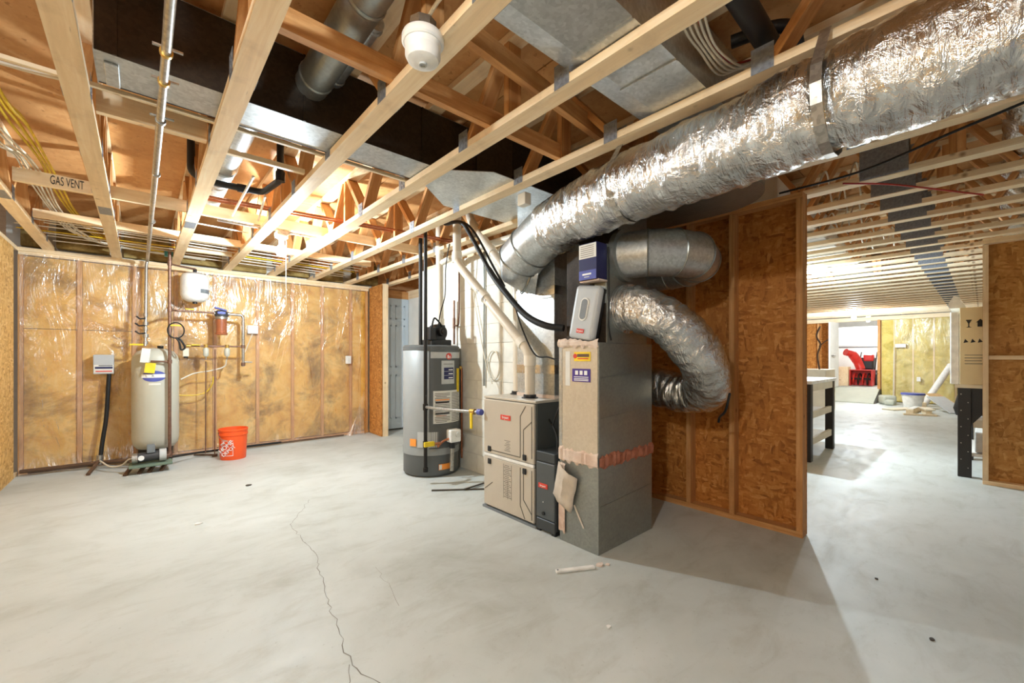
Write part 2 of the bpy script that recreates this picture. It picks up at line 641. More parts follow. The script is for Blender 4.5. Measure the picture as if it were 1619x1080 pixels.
# hairline crack in the slab, as a thin sunk strip
def crack(pts, wd):
    P = []
    rnd = random.Random(3)
    for a, b in zip(pts[:-1], pts[1:]):
        n = max(2, int((Vector(b) - Vector(a)).length / .04))
        for k in range(n):
            t = k / n
            P.append((a[0] + (b[0] - a[0]) * t + rnd.uniform(-.012, .012), a[1] + (b[1] - a[1]) * t + rnd.uniform(-.012, .012)))
    P.append(pts[-1][:2])
    v, f = [], []
    for i, p in enumerate(P):
        q = Vector(P[min(i + 1, len(P) - 1)]) - Vector(P[max(i - 1, 0)])
        nrm = Vector((-q.y, q.x)).normalized() * wd * rnd.uniform(.5, 1.3) / 2
        v += [(p[0] + nrm.x, p[1] + nrm.y, .0006), (p[0] - nrm.x, p[1] - nrm.y, .0006)]
        if i:
            f.append((2 * i - 2, 2 * i - 1, 2 * i + 1, 2 * i))
    m = MB()
    m.v, m.f = v, f
    return m.build('crack', 'crack_dark', fl)
crack([(1.109, 3.925, 0), (.829, 3.433, 0), (.822, 2.777, 0), (.74, 2.37, 0), (.691, 2.048, 0), (.647, 1.801, 0), (.64, 1.71, 0), (.691, 1.5, 0), (.72, 1.3, 0)], .0034)
crack([(.64, 1.71, 0), (.60, 1.63, 0), (.585, 1.5, 0)], .0026)
crack([(1.05, 2.4, 0), (1.0, 2.1, 0), (.97, 1.95, 0)], .0016)

# subfloor overhead, laid as sheets
ceil = hollow('ceiling')
sheet = MB().box(-.606, .606, -1.216, 1.216, 0, .02).mesh('subfloor_sheet')
sheet.materials.append(M['plywood'])
k = 0
for ix in range(16):
    for iy in range(5):
        x, y = -2.6 + 1.22 * ix, -2.6 + 2.44 * iy + (1.22 if ix % 2 else 0)
        link('subfloor_sheet', sheet, ceil, Matrix.Translation((x, y, SUB + .002)) @ Matrix.Rotation(PI * (k % 2), 4, 'Z'))
        k += 1
MB().box(-4, 17.2, -4.5, 9, SUB + .024, SUB + .06).build('floor_deck', 'plywood', ceil)

# ---- left wall: oriented strand board
wl = hollow('wall_left')
for y0 in (-4.4, -3.18, -1.96, -.74, .48, 1.70, 2.92, 4.14, 5.36):
    MB().box(WL - .015, WL, y0 + .002, min(y0 + 1.218, WB + .03), .01, 2.38).build('osb_sheet', 'osb_light', wl)
lumber('top_plate', (WL - .06, -4.4, 2.40), (WL - .06, WB, 2.40), .12, .038, 'lumber', wl)
lumber('bottom_plate', (WL - .05, -4.4, .02), (WL - .05, WB, .02), .09, .038, 'lumber', wl)

# ---- back wall: studs, batts, clear film
wb = hollow('wall_back')
XB0, XB1 = WL, 2.83
studs = [-.96, -.52, -.06, .33, .735, 1.23, 1.68, 2.10, 2.535, 2.80]
for x in studs:
    lumber('stud', (x, WB + .06, .04), (x, WB + .06, 2.345), .038, .089, 'lumber_orange', wb, up=(0, 1, 0))
lumber('bottom_plate', (XB0, WB + .06, .02), (XB1, WB + .06, .02), .089, .038, 'lumber_orange', wb)
lumber('top_plate', (XB0, WB + .06, 2.364), (XB1, WB + .06, 2.364), .089, .036, 'lumber', wb)
lumber('top_plate', (XB0, WB + .05, 2.401), (XB1, WB + .05, 2.401), .11, .037, 'lumber', wb)
def batt(name, x0, x1, z0, z1, yf, depth, mat, parent, seed, sag=.018, nx=10, nz=26):
    v, f = [], []
    for j in range(nz + 1):
        for i in range(nx + 1):
            u, t = i / nx, j / nz
            edge = min(1, min(u, 1 - u) * 6) * min(1, min(t, 1 - t) * 12)
            d = noise.noise(Vector((x0 + u * .8 + seed, t * 4, seed * 1.7))) * sag
            v.append((x0 + (x1 - x0) * u, yf + .014 - edge * .016 + d * edge, z0 + (z1 - z0) * t))
    for j in range(nz):
        for i in range(nx):
            a = j * (nx + 1) + i
            f.append((a, a + 1, a + nx + 2, a + nx + 1))
    m = MB()
    m.v, m.f = v, f
    m.box(x0, x1, yf + .045, yf + depth, z0, z1)
    return m.build(name, mat, parent, smooth=True)
for i in range(len(studs) - 1):
    a, b = studs[i] + .021, studs[i + 1] - .021
    zs = (.045, 1.56, 2.34) if i < 2 else (.045, 2.34)
    for z0, z1 in zip(zs[:-1], zs[1:]):
        batt('insulation_batt', a, b, z0 + .003, z1 - .003, WB + .025, .1, 'fibreglass', wb, i * 3.1 + z0)
MB().box(XB0 - .1, XB1 + .1, WB + .135, WB + .2, 0, SUB).build('sheathing', 'block_paint', wb)
def film(name, fn, nu, nv, parent, mat='plastic_film'):
    v = [fn(i / nu, j / nv) for j in range(nv + 1) for i in range(nu + 1)]
    f = [(j * (nu + 1) + i, j * (nu + 1) + i + 1, (j + 1) * (nu + 1) + i + 1, (j + 1) * (nu + 1) + i) for j in range(nv) for i in range(nu)]
    m = MB()
    m.v, m.f = v, f
    return m.build(name, mat, parent, smooth=True)
def wrinkle(x, z):
    return .012 * noise.noise(Vector((x * 2.2 + z * 1.3, z * .9 - x * .6, 3.3))) + .006 * noise.noise(Vector((x * 7 - z * 4, z * 5, 8.1)))
film('vapour_barrier', lambda u, t: (XB0 + .012 + (2.70 - XB0 - .02) * u, WB - .006 + wrinkle(XB0 + 3.8 * u, 2.38 * t) - (.05 * max(0, 1 - t * 9) ** 2), .012 + 2.35 * t), 150, 90, wb)
film('loose_film_corner', lambda u, t: (2.42 + .32 * u + .12 * t * (1 - u), WB - .03 - .16 * (1 - t) ** 1.5 * (.5 + .5 * math.sin(u * 9)) * (1 - .4 * u), .012 + (.10 + .62 * u) * t), 24, 16, wb)
# rim space above the back wall
MB().box(XB0 - .1, 4.2, WB + .15, WB + .19, CH, SUB).build('rim_board', 'lumber_orange', wb)
for i, x in enumerate([-.975, -.705, -.165, .375, .915, 1.455, 1.995, 2.535]):
    x1 = [-.805, -.265, .275, .815, 1.355, 1.895, 2.435, 2.975][i]
    batt('rim_insulation', x + .01, x1 - .01, CH + .03, SUB - .09, WB + .04 - .1 * (i % 2), .11, 'fibreglass_dark', wb, i * 5.3, .06, 8, 8)

# ---- short OSB return at the end of the back wall and the door alcove
wr = hollow('wall_return')
for i, (y0, y1) in enumerate([(6.60, 6.765), (6.44, 6.597), (6.27, 6.437)]):
    MB().box(2.835 - .006 * i, 2.85 - .006 * i, y0, y1, .005, 2.40).build('osb_strip', 'osb_brown', wr)
lumber('stud', (2.89, 6.29, .0), (2.89, 6.29, 2.41), .038, .089, 'lumber', wr, up=(1, 0, 0))
lumber('stud', (2.89, 6.55, .0), (2.89, 6.55, 2.41), .038, .089, 'lumber', wr, up=(1, 0, 0))
wa = hollow('wall_alcove')
MB().box(2.93, 4.2, 6.95, 7.05, 0, SUB).build('alcove_back', 'white_paint', wa)
MB().box(3.52, 3.60, 4.0, 6.95, 0, 2.27).build('alcove_side', 'white_paint', wa)
lumber('header', (3.56, 4.0, 2.34), (3.56, 6.95, 2.34), .089, .14, 'lumber', wa)
lumber('header', (2.93, 6.76, 2.33), (3.52, 6.76, 2.33), .089, .13, 'lumber_orange', wa)
d1 = hollow('door_1')
MB().box(2.95, 3.51, 6.70, 6.735, .03, 2.26).build('door_leaf', 'door_blue', d1)
for z0, z1 in ((.2, .95), (1.08, 1.80), (1.90, 2.14)):
    for x0, x1 in ((3.02, 3.19), (3.27, 3.44)):
        m = MB()
        m.box(x0, x1, 6.692, 6.70, z0, z0 + .02).box(x0, x1, 6.692, 6.70, z1 - .02, z1)
        m.box(x0, x0 + .02, 6.692, 6.70, z0, z1).box(x1 - .02, x1, 6.692, 6.70, z0, z1)
        m.build('panel_moulding', 'door_blue', d1)

# ---- painted block wall behind the furnace
wk = hollow('wall_block')
BX, BY0, BY1 = 2.72, 2.1, 4.83
MB().box(BX + .006, BX + .19, BY0, BY1, 0, 2.36).build('mortar_core', 'mortar', wk)
blocks = {}
for r in range(12):
    z0, z1 = r * .2 + .002, min(r * .2 + .198, 2.36)
    y = BY1 + (0.2 if r % 2 else 0)
    while y > BY0:
        y0, y1 = max(y - .4, BY0) + .002, min(y, BY1) - .002
        if y1 - y0 > .03:
            key = (round(y1 - y0, 3), round(z1 - z0, 3))
            if key not in blocks:
                me = MB().box(0, .02, -key[0] / 2, key[0] / 2, -key[1] / 2, key[1] / 2).mesh('block')
                me.materials.append(M['block_paint'])
                blocks[key] = me
            link('block', blocks[key], wk, Matrix.Translation((BX + random.uniform(-.001, .001), (y0 + y1) / 2, (z0 + z1) / 2)))
        y -= .4
lumber('sill_plate', (BX + .1, BY0, 2.385), (BX + .1, BY1, 2.385), .14, .045, 'lumber', wk)

# ---- OSB partition right of the furnace, studs on this side
wp = hollow('wall_partition')
PX = 3.5
for y0, y1 in ((.825, 1.283), (1.287, 2.05), (2.054, 2.9)):
    MB().box(PX, PX + .013, y0, y1, .005, 2.40).build('osb_sheet', 'osb_brown', wp)
for y in (.846, 1.29, 1.63, 2.04, 2.45, 2.86):
    lumber('stud', (PX - .045, y, .042), (PX - .045, y, 2.355), .038, .089, 'lumber_orange', wp, up=(1, 0, 0))
lumber('bottom_plate', (PX - .045, .827, .02), (PX - .045, 2.9, .02), .089, .04, 'lumber_orange', wp)
lumber('top_plate', (PX - .045, .827, 2.376), (PX - .045, 2.9, 2.376), .089, .04, 'lumber_orange', wp)
MB().box(2.93, 3.5, 2.9, 2.95, 0, 2.4).build('osb_return', 'osb_brown', wp)

# ---- right partition
wq = hollow('wall_right')
RX = 6.2
for z0, z1 in ((.02, 1.245), (1.249, 2.40)):
    for y0, y1 in ((-1.20, .005), (-2.42, -1.204)):
        MB().box(RX + .09, RX + .103, y0, y1, z0, z1).build('osb_sheet', 'osb_mid', wq)
for y in (-.015, -.62, -1.22, -1.8, -2.4):
    lumber('stud', (RX + .045, y, .042), (RX + .045, y, 2.355), .038, .089, 'lumber', wq, up=(1, 0, 0))
lumber('bottom_plate', (RX + .045, -2.42, .02), (RX + .045, .005, .02), .089, .04, 'lumber', wq)
lumber('top_plate', (RX + .045, -2.42, 2.39), (RX + .045, .005, 2.39), .089, .05, 'lumber', wq)
lumber('blocking', (RX + .06, -.595, 1.247), (RX + .06, -.036, 1.247), .06, .038, 'lumber', wq)
lumber('blocking', (RX + .06, -1.2, 1.247), (RX + .06, -.64, 1.247), .06, .038, 'lumber', wq)

# ---- far wall, doorway to the garage, side walls of the long room
wf = hollow('wall_far')
FX = 15.8
MB().box(FX, FX + .12, 2.98, 5.2, 0, 2.42).build('osb_sheet', 'osb_brown', wf)
MB().box(FX, FX + .12, 2.0, 2.98, 2.31, 2.42).build('door_header', 'white_paint', wf)
MB().box(FX, FX + .12, 2.0, 2.98, 0, .35).build('door_sill', 'concrete', wf)
lumber('top_beam', (FX - .06, -2.6, 2.36), (FX - .06, 5.2, 2.36), .08, .11, 'lumber_pale', wf)
for y in (3.02, 3.4, 3.78, 4.2):
    lumber('stud', (FX - .045, y, .02), (FX - .045, y, 2.30), .05, .089, 'lumber_orange', wf, up=(1, 0, 0))
for i, (y0, y1) in enumerate([(1.66, 1.92), (1.28, 1.64), (.88, 1.26), (.48, .86), (.08, .46), (-.34, .06), (-.8, -.36)]):
    m = MB()
    n = 12
    for j in range(n + 1):
        for k in range(5):
            u, t = k / 4, j / n
            m.v.append((FX - .08 + .03 * (2 * u - 1) ** 2 + .02 * noise.noise(Vector((i * 3.3, u * 2, t * 7))), y0 + (y1 - y0) * u, .02 + 2.28 * t))
    for j in range(n):
        for k in range(4):
            a = j * 5 + k
            m.f.append((a, a + 1, a + 6, a + 5))
    m.box(FX - .04, FX + .05, y0, y1, .02, 2.30)
    m.build('insulation_batt', 'fibreglass_yellow', wf, smooth=True)
for y in (1.65, 1.27, .87, .47, .07, -.35):
    lumber('stud', (FX - .035, y, .02), (FX - .035, y, 2.30), .03, .05, 'lumber', wf, up=(1, 0, 0))
film('vapour_barrier', lambda u, t: (FX - .13 + .03 * noise.noise(Vector((u * 9, t * 4, 1.2))), 1.62 - 2.4 * u, .05 + 2.24 * t), 50, 40, wf)
MB().box(FX, FX + .12, -2.6, 2.0, 0, 2.42).build('sheathing', 'lumber', wf)
lumber('door_jamb', (FX - .03, 1.97, .3), (FX - .03, 1.97, 2.32), .06, .2, 'lumber_orange', wf, up=(1, 0, 0))
d2 = hollow('door_2')
MB().beam((FX - .02, 2.92, 1.33), (FX - .60, 3.02, 1.33), .04, 1.94).build('door_leaf', 'white_paint', d2, bevel=.004)
MB().cyl((FX - .5, 2.99, 1.3), (FX - .51, 2.93, 1.3), .02).cyl((FX - .52, 2.935, 1.3), (FX - .39, 2.915, 1.3), .014).build('door_handle', 'steel', d2, smooth=True)
wside = hollow('wall_hall')
for x0 in range(4, 16, 2):
    MB().box(x0, x0 + 1.99, 5.2, 5.24, 0, 2.4).build('osb_sheet', 'osb_light', wside)
    MB().box(x0 + .3, x0 + 2.29, -2.64, -2.6, 0, 2.4).build('osb_sheet', 'osb_light', wside)
gf = structure(MB().box(FX, 22, -1, 6, .2, .36).build('floor_garage', 'concrete'))
gw = hollow('wall_garage')
MB().box(21.9, 22, -1, 6, .36, 2.86).build('wallboard', 'white_paint', gw)
MB().box(FX + .12, 22, 4.9, 5.0, .36, 2.86).build('wallboard', 'white_paint', gw)
MB().box(FX + .12, 22, -.3, -.2, .36, 2.86).build('wallboard', 'white_paint', gw)
MB().box(FX + .12, 22, -.3, 5.0, 2.86, 2.92).build('wallboard', 'white_paint', gw)

# ================================================================== TRUSSES
def truss(x, y0, y1, label, group, mats, panel=.74, phase=0., joined=False, plates=True, under=None, wide=None, near=None, skip=()):
    t = thing('floor_truss', label, 'truss', (x, (y0 + y1) / 2, CH), group)
    cm, wm = mats
    lumber('bottom_chord', (x, y0, CH + .019), (x, y1, CH + .019), .089, .038, cm, t)
    lumber('top_chord', (x, y0, SUB - .02), (x, y1, SUB - .02), .089, .038, cm, t)
    zb, zt = CH + .038, SUB - .04
    n = int((y1 - y0 - .2) / panel)
    jm = MB()
    for i in range(n):
        a = y0 + .1 + phase + i * panel
        segs = [((x, a, zb), (x, a + panel * .42, zt)), ((x, a + panel * .58, zt), (x, a + panel - .03, zb))]
        if i % 3 == 1:
            segs.append(((x, a + panel * .5, zb), (x, a + panel * .5, zt)))
        for p, q in segs:
            if q[1] > y1 or p[1] > y1:
                continue
            if any(max(p[1], q[1]) > s0 and min(p[1], q[1]) < s1 for s0, s1 in skip):
                continue
            if joined:
                jm.beam(p, q, .084, .036, (1, 0, 0) if abs(p[1] - q[1]) < .01 else (0, 0, 1))
            else:
                lumber('web', p, q, .084, .036, wm, t, up=(0, 1, 0) if abs(p[1] - q[1]) < .01 else (0, 0, 1))
        if plates and near and near[0] < a < near[1]:
            for sx in (-1, 1):
                link('nail_plate', PLATE, t, Matrix.Translation((x + sx * .0455, a, CH + .052)))
    if joined:
        jm.build('webs', wm, t)['kind'] = 'stuff'
    if under is not None:
        link('splice_plate', SPLICE, t, Matrix.Translation((x, under, CH - .0012)))
    if wide is not None:
        for sx in (-1, 1):
            link('splice_plate', WIDE, t, Matrix.Translation((x + sx * .0455, wide, CH + .16)))
    return t
def plate(sx, sy, sz):
    m = MB().box(-sx / 2, sx / 2, -sy / 2, sy / 2, -sz / 2, sz / 2)
    k = max(2, int(max(sy, sz) / .025))
    if sx < sy:                       # rows of punched teeth
        for a in range(int(sy / .03)):
            for b in range(int(sz / .03)):
                yy, zz = -sy / 2 + .018 + a * .03, -sz / 2 + .016 + b * .03
                m.box(-sx * .5 - .0015, sx * .5 + .0015, yy - .003, yy + .003, zz - .009, zz + .009)
    me = m.mesh('nail_plate')
    me.materials.append(M['plate_grey'])
    return me
PLATE = plate(.0012, .085, .105)
SPLICE = plate(.075, .22, .0015)
WIDE = plate(.0015, .24, .31)

G1 = 'open-web floor trusses over the furnace room'
names = {
    -.755: 'first pale floor truss out from the strand board side wall',
    -.215: 'floor truss passing under the end of the long dark rectangular duct',
    .325: 'floor truss crossing beneath the long dark rectangular duct, beside the galvanized pipe run',
    .865: 'floor truss that carries the white porcelain lampholder',
    1.405: 'floor truss crossing under both rectangular ducts, right of the lit bare bulb',
    1.945: 'orange-tinted floor truss that the foil flexible duct hangs from',
    2.485: 'floor truss above the furnace plenum and vent pipes',
    3.025: 'floor truss over the block wall behind the furnace',
}
for i, (x, lab) in enumerate(names.items()):
    truss(x, -4.4, 6.9, lab, G1, ('lumber', 'lumber_orange'), .74, .2 + .13 * (i % 3), under=4.66 if x < .5 else None, near=(-.5, 6.6),
          skip=((2.24, 2.66),) if x < .7 else ((2.24, 2.66), (.76, 1.26)))
G2 = 'closely spaced floor trusses over the long room'
x, i = 3.64, 0
while x < 15.7:
    if x < 9.5:
        truss(x, -2.59, 5.19, 'pale floor truss with large grey splice plate over the long room beyond the partition', G2, ('lumber_pale', 'lumber_orange'), .55, .1 + .05 * (i % 4), plates=False, wide=.43)
    else:
        truss(x, -2.59, 5.19, 'pale floor truss with large grey splice plate over the long room beyond the partition', G2, ('lumber_pale', 'lumber_orange'), .55, .1, joined=True, plates=False, wide=.43)
    x += .42
    i += 1

# timbers tied across the trusses
b = thing('strongback_board', 'long timber tied across the trusses, stencilled GAS VENT on its face', 'board', (.7, 4.42, 2.46))
lumber('plank', (-.66, 4.42, 2.51), (2.9, 4.42, 2.51), .036, .092, 'lumber_pale', b)
text('stencil_lettering', 'GAS VENT', 'black_print', (-.40, 4.4012, 2.512), (1, 0, 0), (0, 0, 1), .088, b, squeeze=.42)
b = tag(lumber('timber_blocking', (-.168, 2.93, 2.53), (.278, 2.93, 2.53), .038, .12, 'lumber'), 'short brown timber block nailed between trusses behind the dark duct', 'board')
b = tag(lumber('timber_blocking', (.372, 3.02, 2.49), (.818, 3.02, 2.49), .03, .03, 'lumber_pale'), 'slim pale stick between trusses near the black drain pipe', 'board')
b = tag(lumber('wood_strip', (-.9, 2.64, 2.468), (1.45, 2.64, 2.468), .02, .018, 'lumber_pale'), 'thin pale wood strip running along the far edge of the dark duct', 'board')
b = tag(lumber('timber_brace', (.345, 1.72, 2.50), (1.9, 1.72, 2.50), .038, .089, 'lumber_orange'), 'timber brace crossing the trusses behind the lampholder', 'board')
b = tag(lumber('timber_brace', (1.0, 1.42, 2.60), (2.9, 1.62, 2.60), .038, .089, 'lumber_orange'), 'brown timber brace slanting between trusses near the foil duct', 'board')
b = tag(lumber('timber_brace', (-.7, 5.45, 2.50), (2.3, 5.45, 2.50), .038, .07, 'lumber'), 'timber brace lying across the trusses near the insulated wall', 'board')

# ================================================================== DUCTWORK
d = thing('rectangular_duct', 'long rectangular duct, sides coloured dark for shade, with a galvanized underside, running through the trusses', 'duct', (1, 2.44, 2.46))
MB().box(-.14, 2.4, 2.312, 2.578, 2.462, 2.468).build('bottom_panel', 'galvanized', d)
MB().box(-.14, 2.4, 2.31, 2.314, 2.46, 2.80).build('side_panel', 'dark_and_shaded_steel', d)  # galvanized side; shade and dark reflection coloured in as near-black
MB().box(-.14, 2.4, 2.576, 2.58, 2.46, 2.80).build('side_panel', 'dark_and_shaded_steel', d)
MB().box(-.14, 2.4, 2.31, 2.58, 2.798, 2.802).build('top_panel', 'galvanized', d)
MB().box(-.143, -.139, 2.305, 2.585, 2.458, 2.802).build('end_cap', 'galvanized', d)
MB().box(-.115, -.07, 2.38, 2.57, 2.452, 2.462).build('cleat', 'galvanized', d, bevel=.003)
for xx in (-.085, .62, 1.3):
    MB().box(xx, xx + .012, 2.304, 2.311, 2.46, 2.80).build('seam', 'dark_and_shaded_steel', d)
d2_ = thing('duct_transition', 'wide galvanized transition box where the shade-darkened duct meets the furnace plenum', 'duct', (2.0, 2.5, 2.44))
MB().prism([(1.47, 2.585), (1.47, 2.30), (1.72, 2.12), (2.75, 2.12), (2.75, 2.85), (1.8, 2.85)], 2.4575, 2.4615).build('lower_pan', 'galvanized', d2_)
MB().prism([(1.9, 2.14), (2.7, 2.14), (2.7, 2.302), (1.72, 2.302)], 2.461, 2.78).build('cheek', 'dark_and_shaded_steel', d2_)

d = thing('rectangular_duct', 'galvanized rectangular duct with creased underside above the foil flexible duct', 'duct', (1.4, 1.0, 2.46))
MB().box(.93, 2.35, .83, 1.08, 2.462, 2.468).build('bottom_panel', 'galvanized', d)
MB().prism([(1.08, 2.462), (1.19, 2.49), (1.19, 2.75), (1.186, 2.75), (1.186, 2.494), (1.08, 2.468)], .93, 2.35, 'x').build('bevelled_panel', 'galvanized', d)
MB().box(.93, 2.35, .826, .83, 2.46, 2.75).build('side_panel', 'galvanized', d)
MB().box(.93, 2.35, .83, 1.19, 2.75, 2.754).build('top_panel', 'galvanized', d)
MB().box(1.30, 1.312, .826, 1.09, 2.455, 2.462).build('seam', 'galvanized', d)
MB().box(1.62, 1.632, .826, 1.09, 2.455, 2.462).build('seam', 'galvanized', d)
MB().box(.927, .931, .826, 1.19, 2.465, 2.752).build('end_cap', 'galvanized', d)

def round_duct(label, p0, p1, r, mat='galvanized'):
    t = thing('round_duct', label, 'duct', p0)
    MB().cyl(p0, p1, r, 24).build('pipe', mat, t, smooth=True)
    a, b = Vector(p0), Vector(p1)
    dn = (b - a).normalized()
    L = (b - a).length
    for f in (.06, .5, .94):
        c = a + (b - a) * f
        MB().tube([c - dn * .012, c - dn * .004, c + dn * .004, c + dn * .012], [r + .001, r + .006, r + .006, r + .001], 24, False).build('bead', mat, t, smooth=True)
    return t
round_duct('dull round metal duct entering the shade-darkened duct near the lampholder', (.66, .9, 2.66), (.66, 2.309, 2.66), .078, 'galvanized_dull')
round_duct('shiny round duct beyond the shade-darkened duct, passing above the black drain pipe', (.46, 2.577, 2.675), (.46, 4.9, 2.675), .085)
round_duct('short bright round duct beside the lampholder truss', (.775, 1.78, 2.735), (.775, 2.309, 2.735), .04)

# wrinkled foil tube --------------------------------------------------------
def foil_tube(path, r, n=40, amp=.012, seed=0., pinch=(), every=1.0):
    """insulated flexible duct: irregular crumples around every ring"""
    P = [Vector(p) for p in path]
    m = MB()
    ref = Vector((0, 0, 1))
    k = len(P)
    s = 0.
    for i, p in enumerate(P):
        dn = (P[min(i + 1, k - 1)] - P[max(i - 1, 0)]).normalized()
        u = dn.cross(ref).normalized()
        q = u.cross(dn).normalized()
        ref = q
        if i:
            s += (p - P[i - 1]).length
        pk = sum(dep * math.exp(-((s - s0) / .035) ** 2) for s0, dep in pinch)
        for j in range(n):
            a = 2 * PI * j / n
            ca, sa = math.cos(a), math.sin(a)
            e = noise.noise(Vector((s * 22 * every + seed, ca * 1.6, sa * 1.6)))
            e2 = noise.noise(Vector((s * 60 * every, ca * 5 + seed, sa * 5)))
            e3 = noise.noise(Vector((s * 6, ca * 1.2, sa * 1.2 + seed)))
            rr = r * (1 - pk) + amp * (e * .8 + e2 * .55 + e3 * .7)
            m.v.append(tuple(p + (u * ca + q * sa) * rr))
    for i in range(k - 1):
        for j in range(n):
            m.f.append((i * n + j, i * n + (j + 1) % n, (i + 1) * n + (j + 1) % n, (i + 1) * n + j))
    m.f.append(tuple(range(n))[::-1])
    m.f.append(tuple((k - 1) * n + j for j in range(n)))
    return m

fd = thing('flexible_duct', 'large crinkled silver foil flexible duct slung under the ceiling with a round metal elbow', 'duct', (2.0, 1.0, 2.0))
pa = smooth_path([(1.86, -1.1, 2.24), (1.89, -.5, 2.23), (1.91, -.03, 2.205), (1.93, .4, 2.20), (1.98, .72, 2.195), (2.04, 1.25, 2.20), (2.12, 1.72, 2.19), (2.17, 2.02, 2.165)], 34)
foil_tube(pa, .183, 48, .013, 1.7, pinch=((1.47, .10), (2.55, .05))).build('foil_jacket', 'foil_wrinkle', fd, smooth=True)
ra = smooth_path([(2.165, 1.98, 2.17), (2.19, 2.12, 2.14), (2.215, 2.28, 2.08)], 3)
MB().tube(ra, .176, 36).build('metal_sleeve', 'galvanized', fd, smooth=True)
rb = [Vector(p) for p in ((2.215, 2.28, 2.08), (2.225, 2.40, 2.02), (2.27, 2.46, 1.965), (2.34, 2.44, 1.935), (2.40, 2.38, 1.92))]
MB().tube(rb, [.178, .178, .172, .166, .165], 36).build('metal_elbow', 'galvanized', fd, smooth=True)
for c, dn in ((rb[0], (rb[1] - rb[0]).normalized()), (rb[1], (rb[2] - rb[0]).normalized()), (rb[3], (rb[4] - rb[2]).normalized())):
    MB().tube([c - dn * .008, c, c + dn * .008], [.179, .185, .179], 36, False).build('seam', 'galvanized_dull', fd, smooth=True)
# hanger straps from the truss
for (yy, cx, cz) in ((.385, 1.93, 2.20), (1.33, 2.05, 2.20)):
    m = MB()
    pts = [(cx - .045, 2.46)] + [(cx + .19 * math.cos(a), cz + .19 * math.sin(a)) for a in [PI * (1 + .12 * (k - 1)) - .0 for k in range(0, 9)]] + [(cx + .19, 2.40)]
    prev = None
    for p in pts:
        if prev:
            m.beam((prev[0], yy, prev[1]), (p[0], yy, p[1]), .035, .003, (0, 1, 0) if abs(prev[0] - p[0]) < 1e-6 else (0, 0, 1))
        prev = p
    tag(m.build('hanger_strap', 'steel'), 'perforated metal strap slung round the big foil duct' + (' where it is pinched' if yy < 1 else ' near the round metal elbow'), 'strap', 'duct hanger straps')

fd2 = thing('insulated_duct', 'crumpled foil insulated duct running through the trusses past the right partition', 'duct', (8, -.35, 2.5))
foil_tube(smooth_path([(2.9, -.22, 2.64), (4.5, -.24, 2.62), (6.5, -.26, 2.63), (9, -.3, 2.63), (11, -.3, 2.63)], 60), .15, 24, .02, 4.4, every=.6).build('foil_jacket', 'foil_wrinkle', fd2, smooth=True)

# return trunk with a rounded end, over the foil elbow
rt_ = thing('rounded_trunk_duct', 'dull galvanized return trunk with a rounded end tucked under the trusses', 'duct', (2.65, 1.4, 2.25))
poly = [(2.39, 1.96), (2.335, 1.70), (2.28, 1.45), (2.28, 1.21)] + [(2.65 + .37 * math.cos(a), 1.21 - .37 * math.sin(a)) for a in [PI - PI * k / 20 for k in range(1, 20)]] + [(3.02, 1.21), (3.02, 1.96)]
MB().prism(poly, 2.25, 2.412).build('trunk_body', 'galvanized_dull', rt_, smooth=True)
MB().prism([(x, y + .0) for x, y in poly], 2.244, 2.252).build('bottom_seam', 'galvanized_dull', rt_)

# return drop: the tall box beside the furnace
R0, R1, RY0, RY1 = 2.15, 2.79, 1.605, 1.93
rd = thing('return_duct', 'tall sheet metal return duct standing on the floor beside the furnace', 'duct', (2.47, 1.77, 0))
MB().box(R0, R1, RY0, RY1, .0, .60).build('lower_box', 'galvanized_dull', rd, bevel=.004)
up = MB().box(R0 + .004, R1, RY0, RY1, .60, 1.345).build('upper_box', 'galvanized_dull', rd, bevel=.004)
MB().box(R0 - .002, R0 + .006, RY0 + .006, RY1 - .025, .615, 1.33).build('front_panel', 'tan_metal', up, bevel=.002)
MB().box(R0 - .004, R0 + .004, RY1 - .025, RY1 + .004, .60, 1.33).build('front_flange', 'galvanized', up, bevel=.002)
# ragged insulation collar
m = MB()
rnd = random.Random(5)
def ragged(m, p, q, z0, z1, out, n):
    b = len(m.v)
    for i in range(n + 1):
        t = i / n
        x, y = p[0] + (q[0] - p[0]) * t, p[1] + (q[1] - p[1]) * t
        o = .006 + .008 * rnd.random()
        m.v += [(x + out[0] * .001, y + out[1] * .001, z0 + rnd.uniform(-.012, .012)), (x + out[0] * o, y + out[1] * o, z0 + .014), (x + out[0] * o * 1.2, y + out[1] * o * 1.2, z1 - .014), (x + out[0] * .001, y + out[1] * .001, z1 + rnd.uniform(-.014, .014))]
        if i:
            for k in range(3):
                a = b + (i - 1) * 4 + k
                m.f.append((a, a + 4, a + 5, a + 1))
ragged(m, (R0, RY1), (R0, RY0), .545, .64, (-1, 0), 18)
m.build('torn_collar', 'torn_insulation', rd)
m = MB()
ragged(m, (R0, RY0), (R1, RY0), .545, .625, (0, -1), 30)
m.build('torn_collar', 'red_tape', rd)
m = MB()
ragged(m, (R0 - .002, RY1), (R0 - .002, RY1 - .055), .06, .53, (-1, 0), 4)
m.build('torn_strip', 'torn_insulation', rd)
m = MB()
ragged(m, (R0 - .005, RY1 + .005), (R0 - .005, RY0 - .005), 1.315, 1.365, (-1, 0), 16)
m.build('torn_collar', 'torn_insulation', rd)
stp = [(2.24, 1.345), (2.72, 1.345), (2.72, 2.255), (2.372, 2.255), (2.372, 1.982), (2.24, 1.982)]
st = MB().prism(stp, 1.612, 1.945, 'y').build('stack', 'dark_and_shaded_steel', rd, bevel=.003)
MB().box(2.236, 2.242, 1.612, 1.70, 1.60, 1.98).build('stack_flange', 'galvanized_dull', st)
MB().prism(stp, 1.606, 1.613, 'y').build('stack_side', 'galvanized_dull', st)
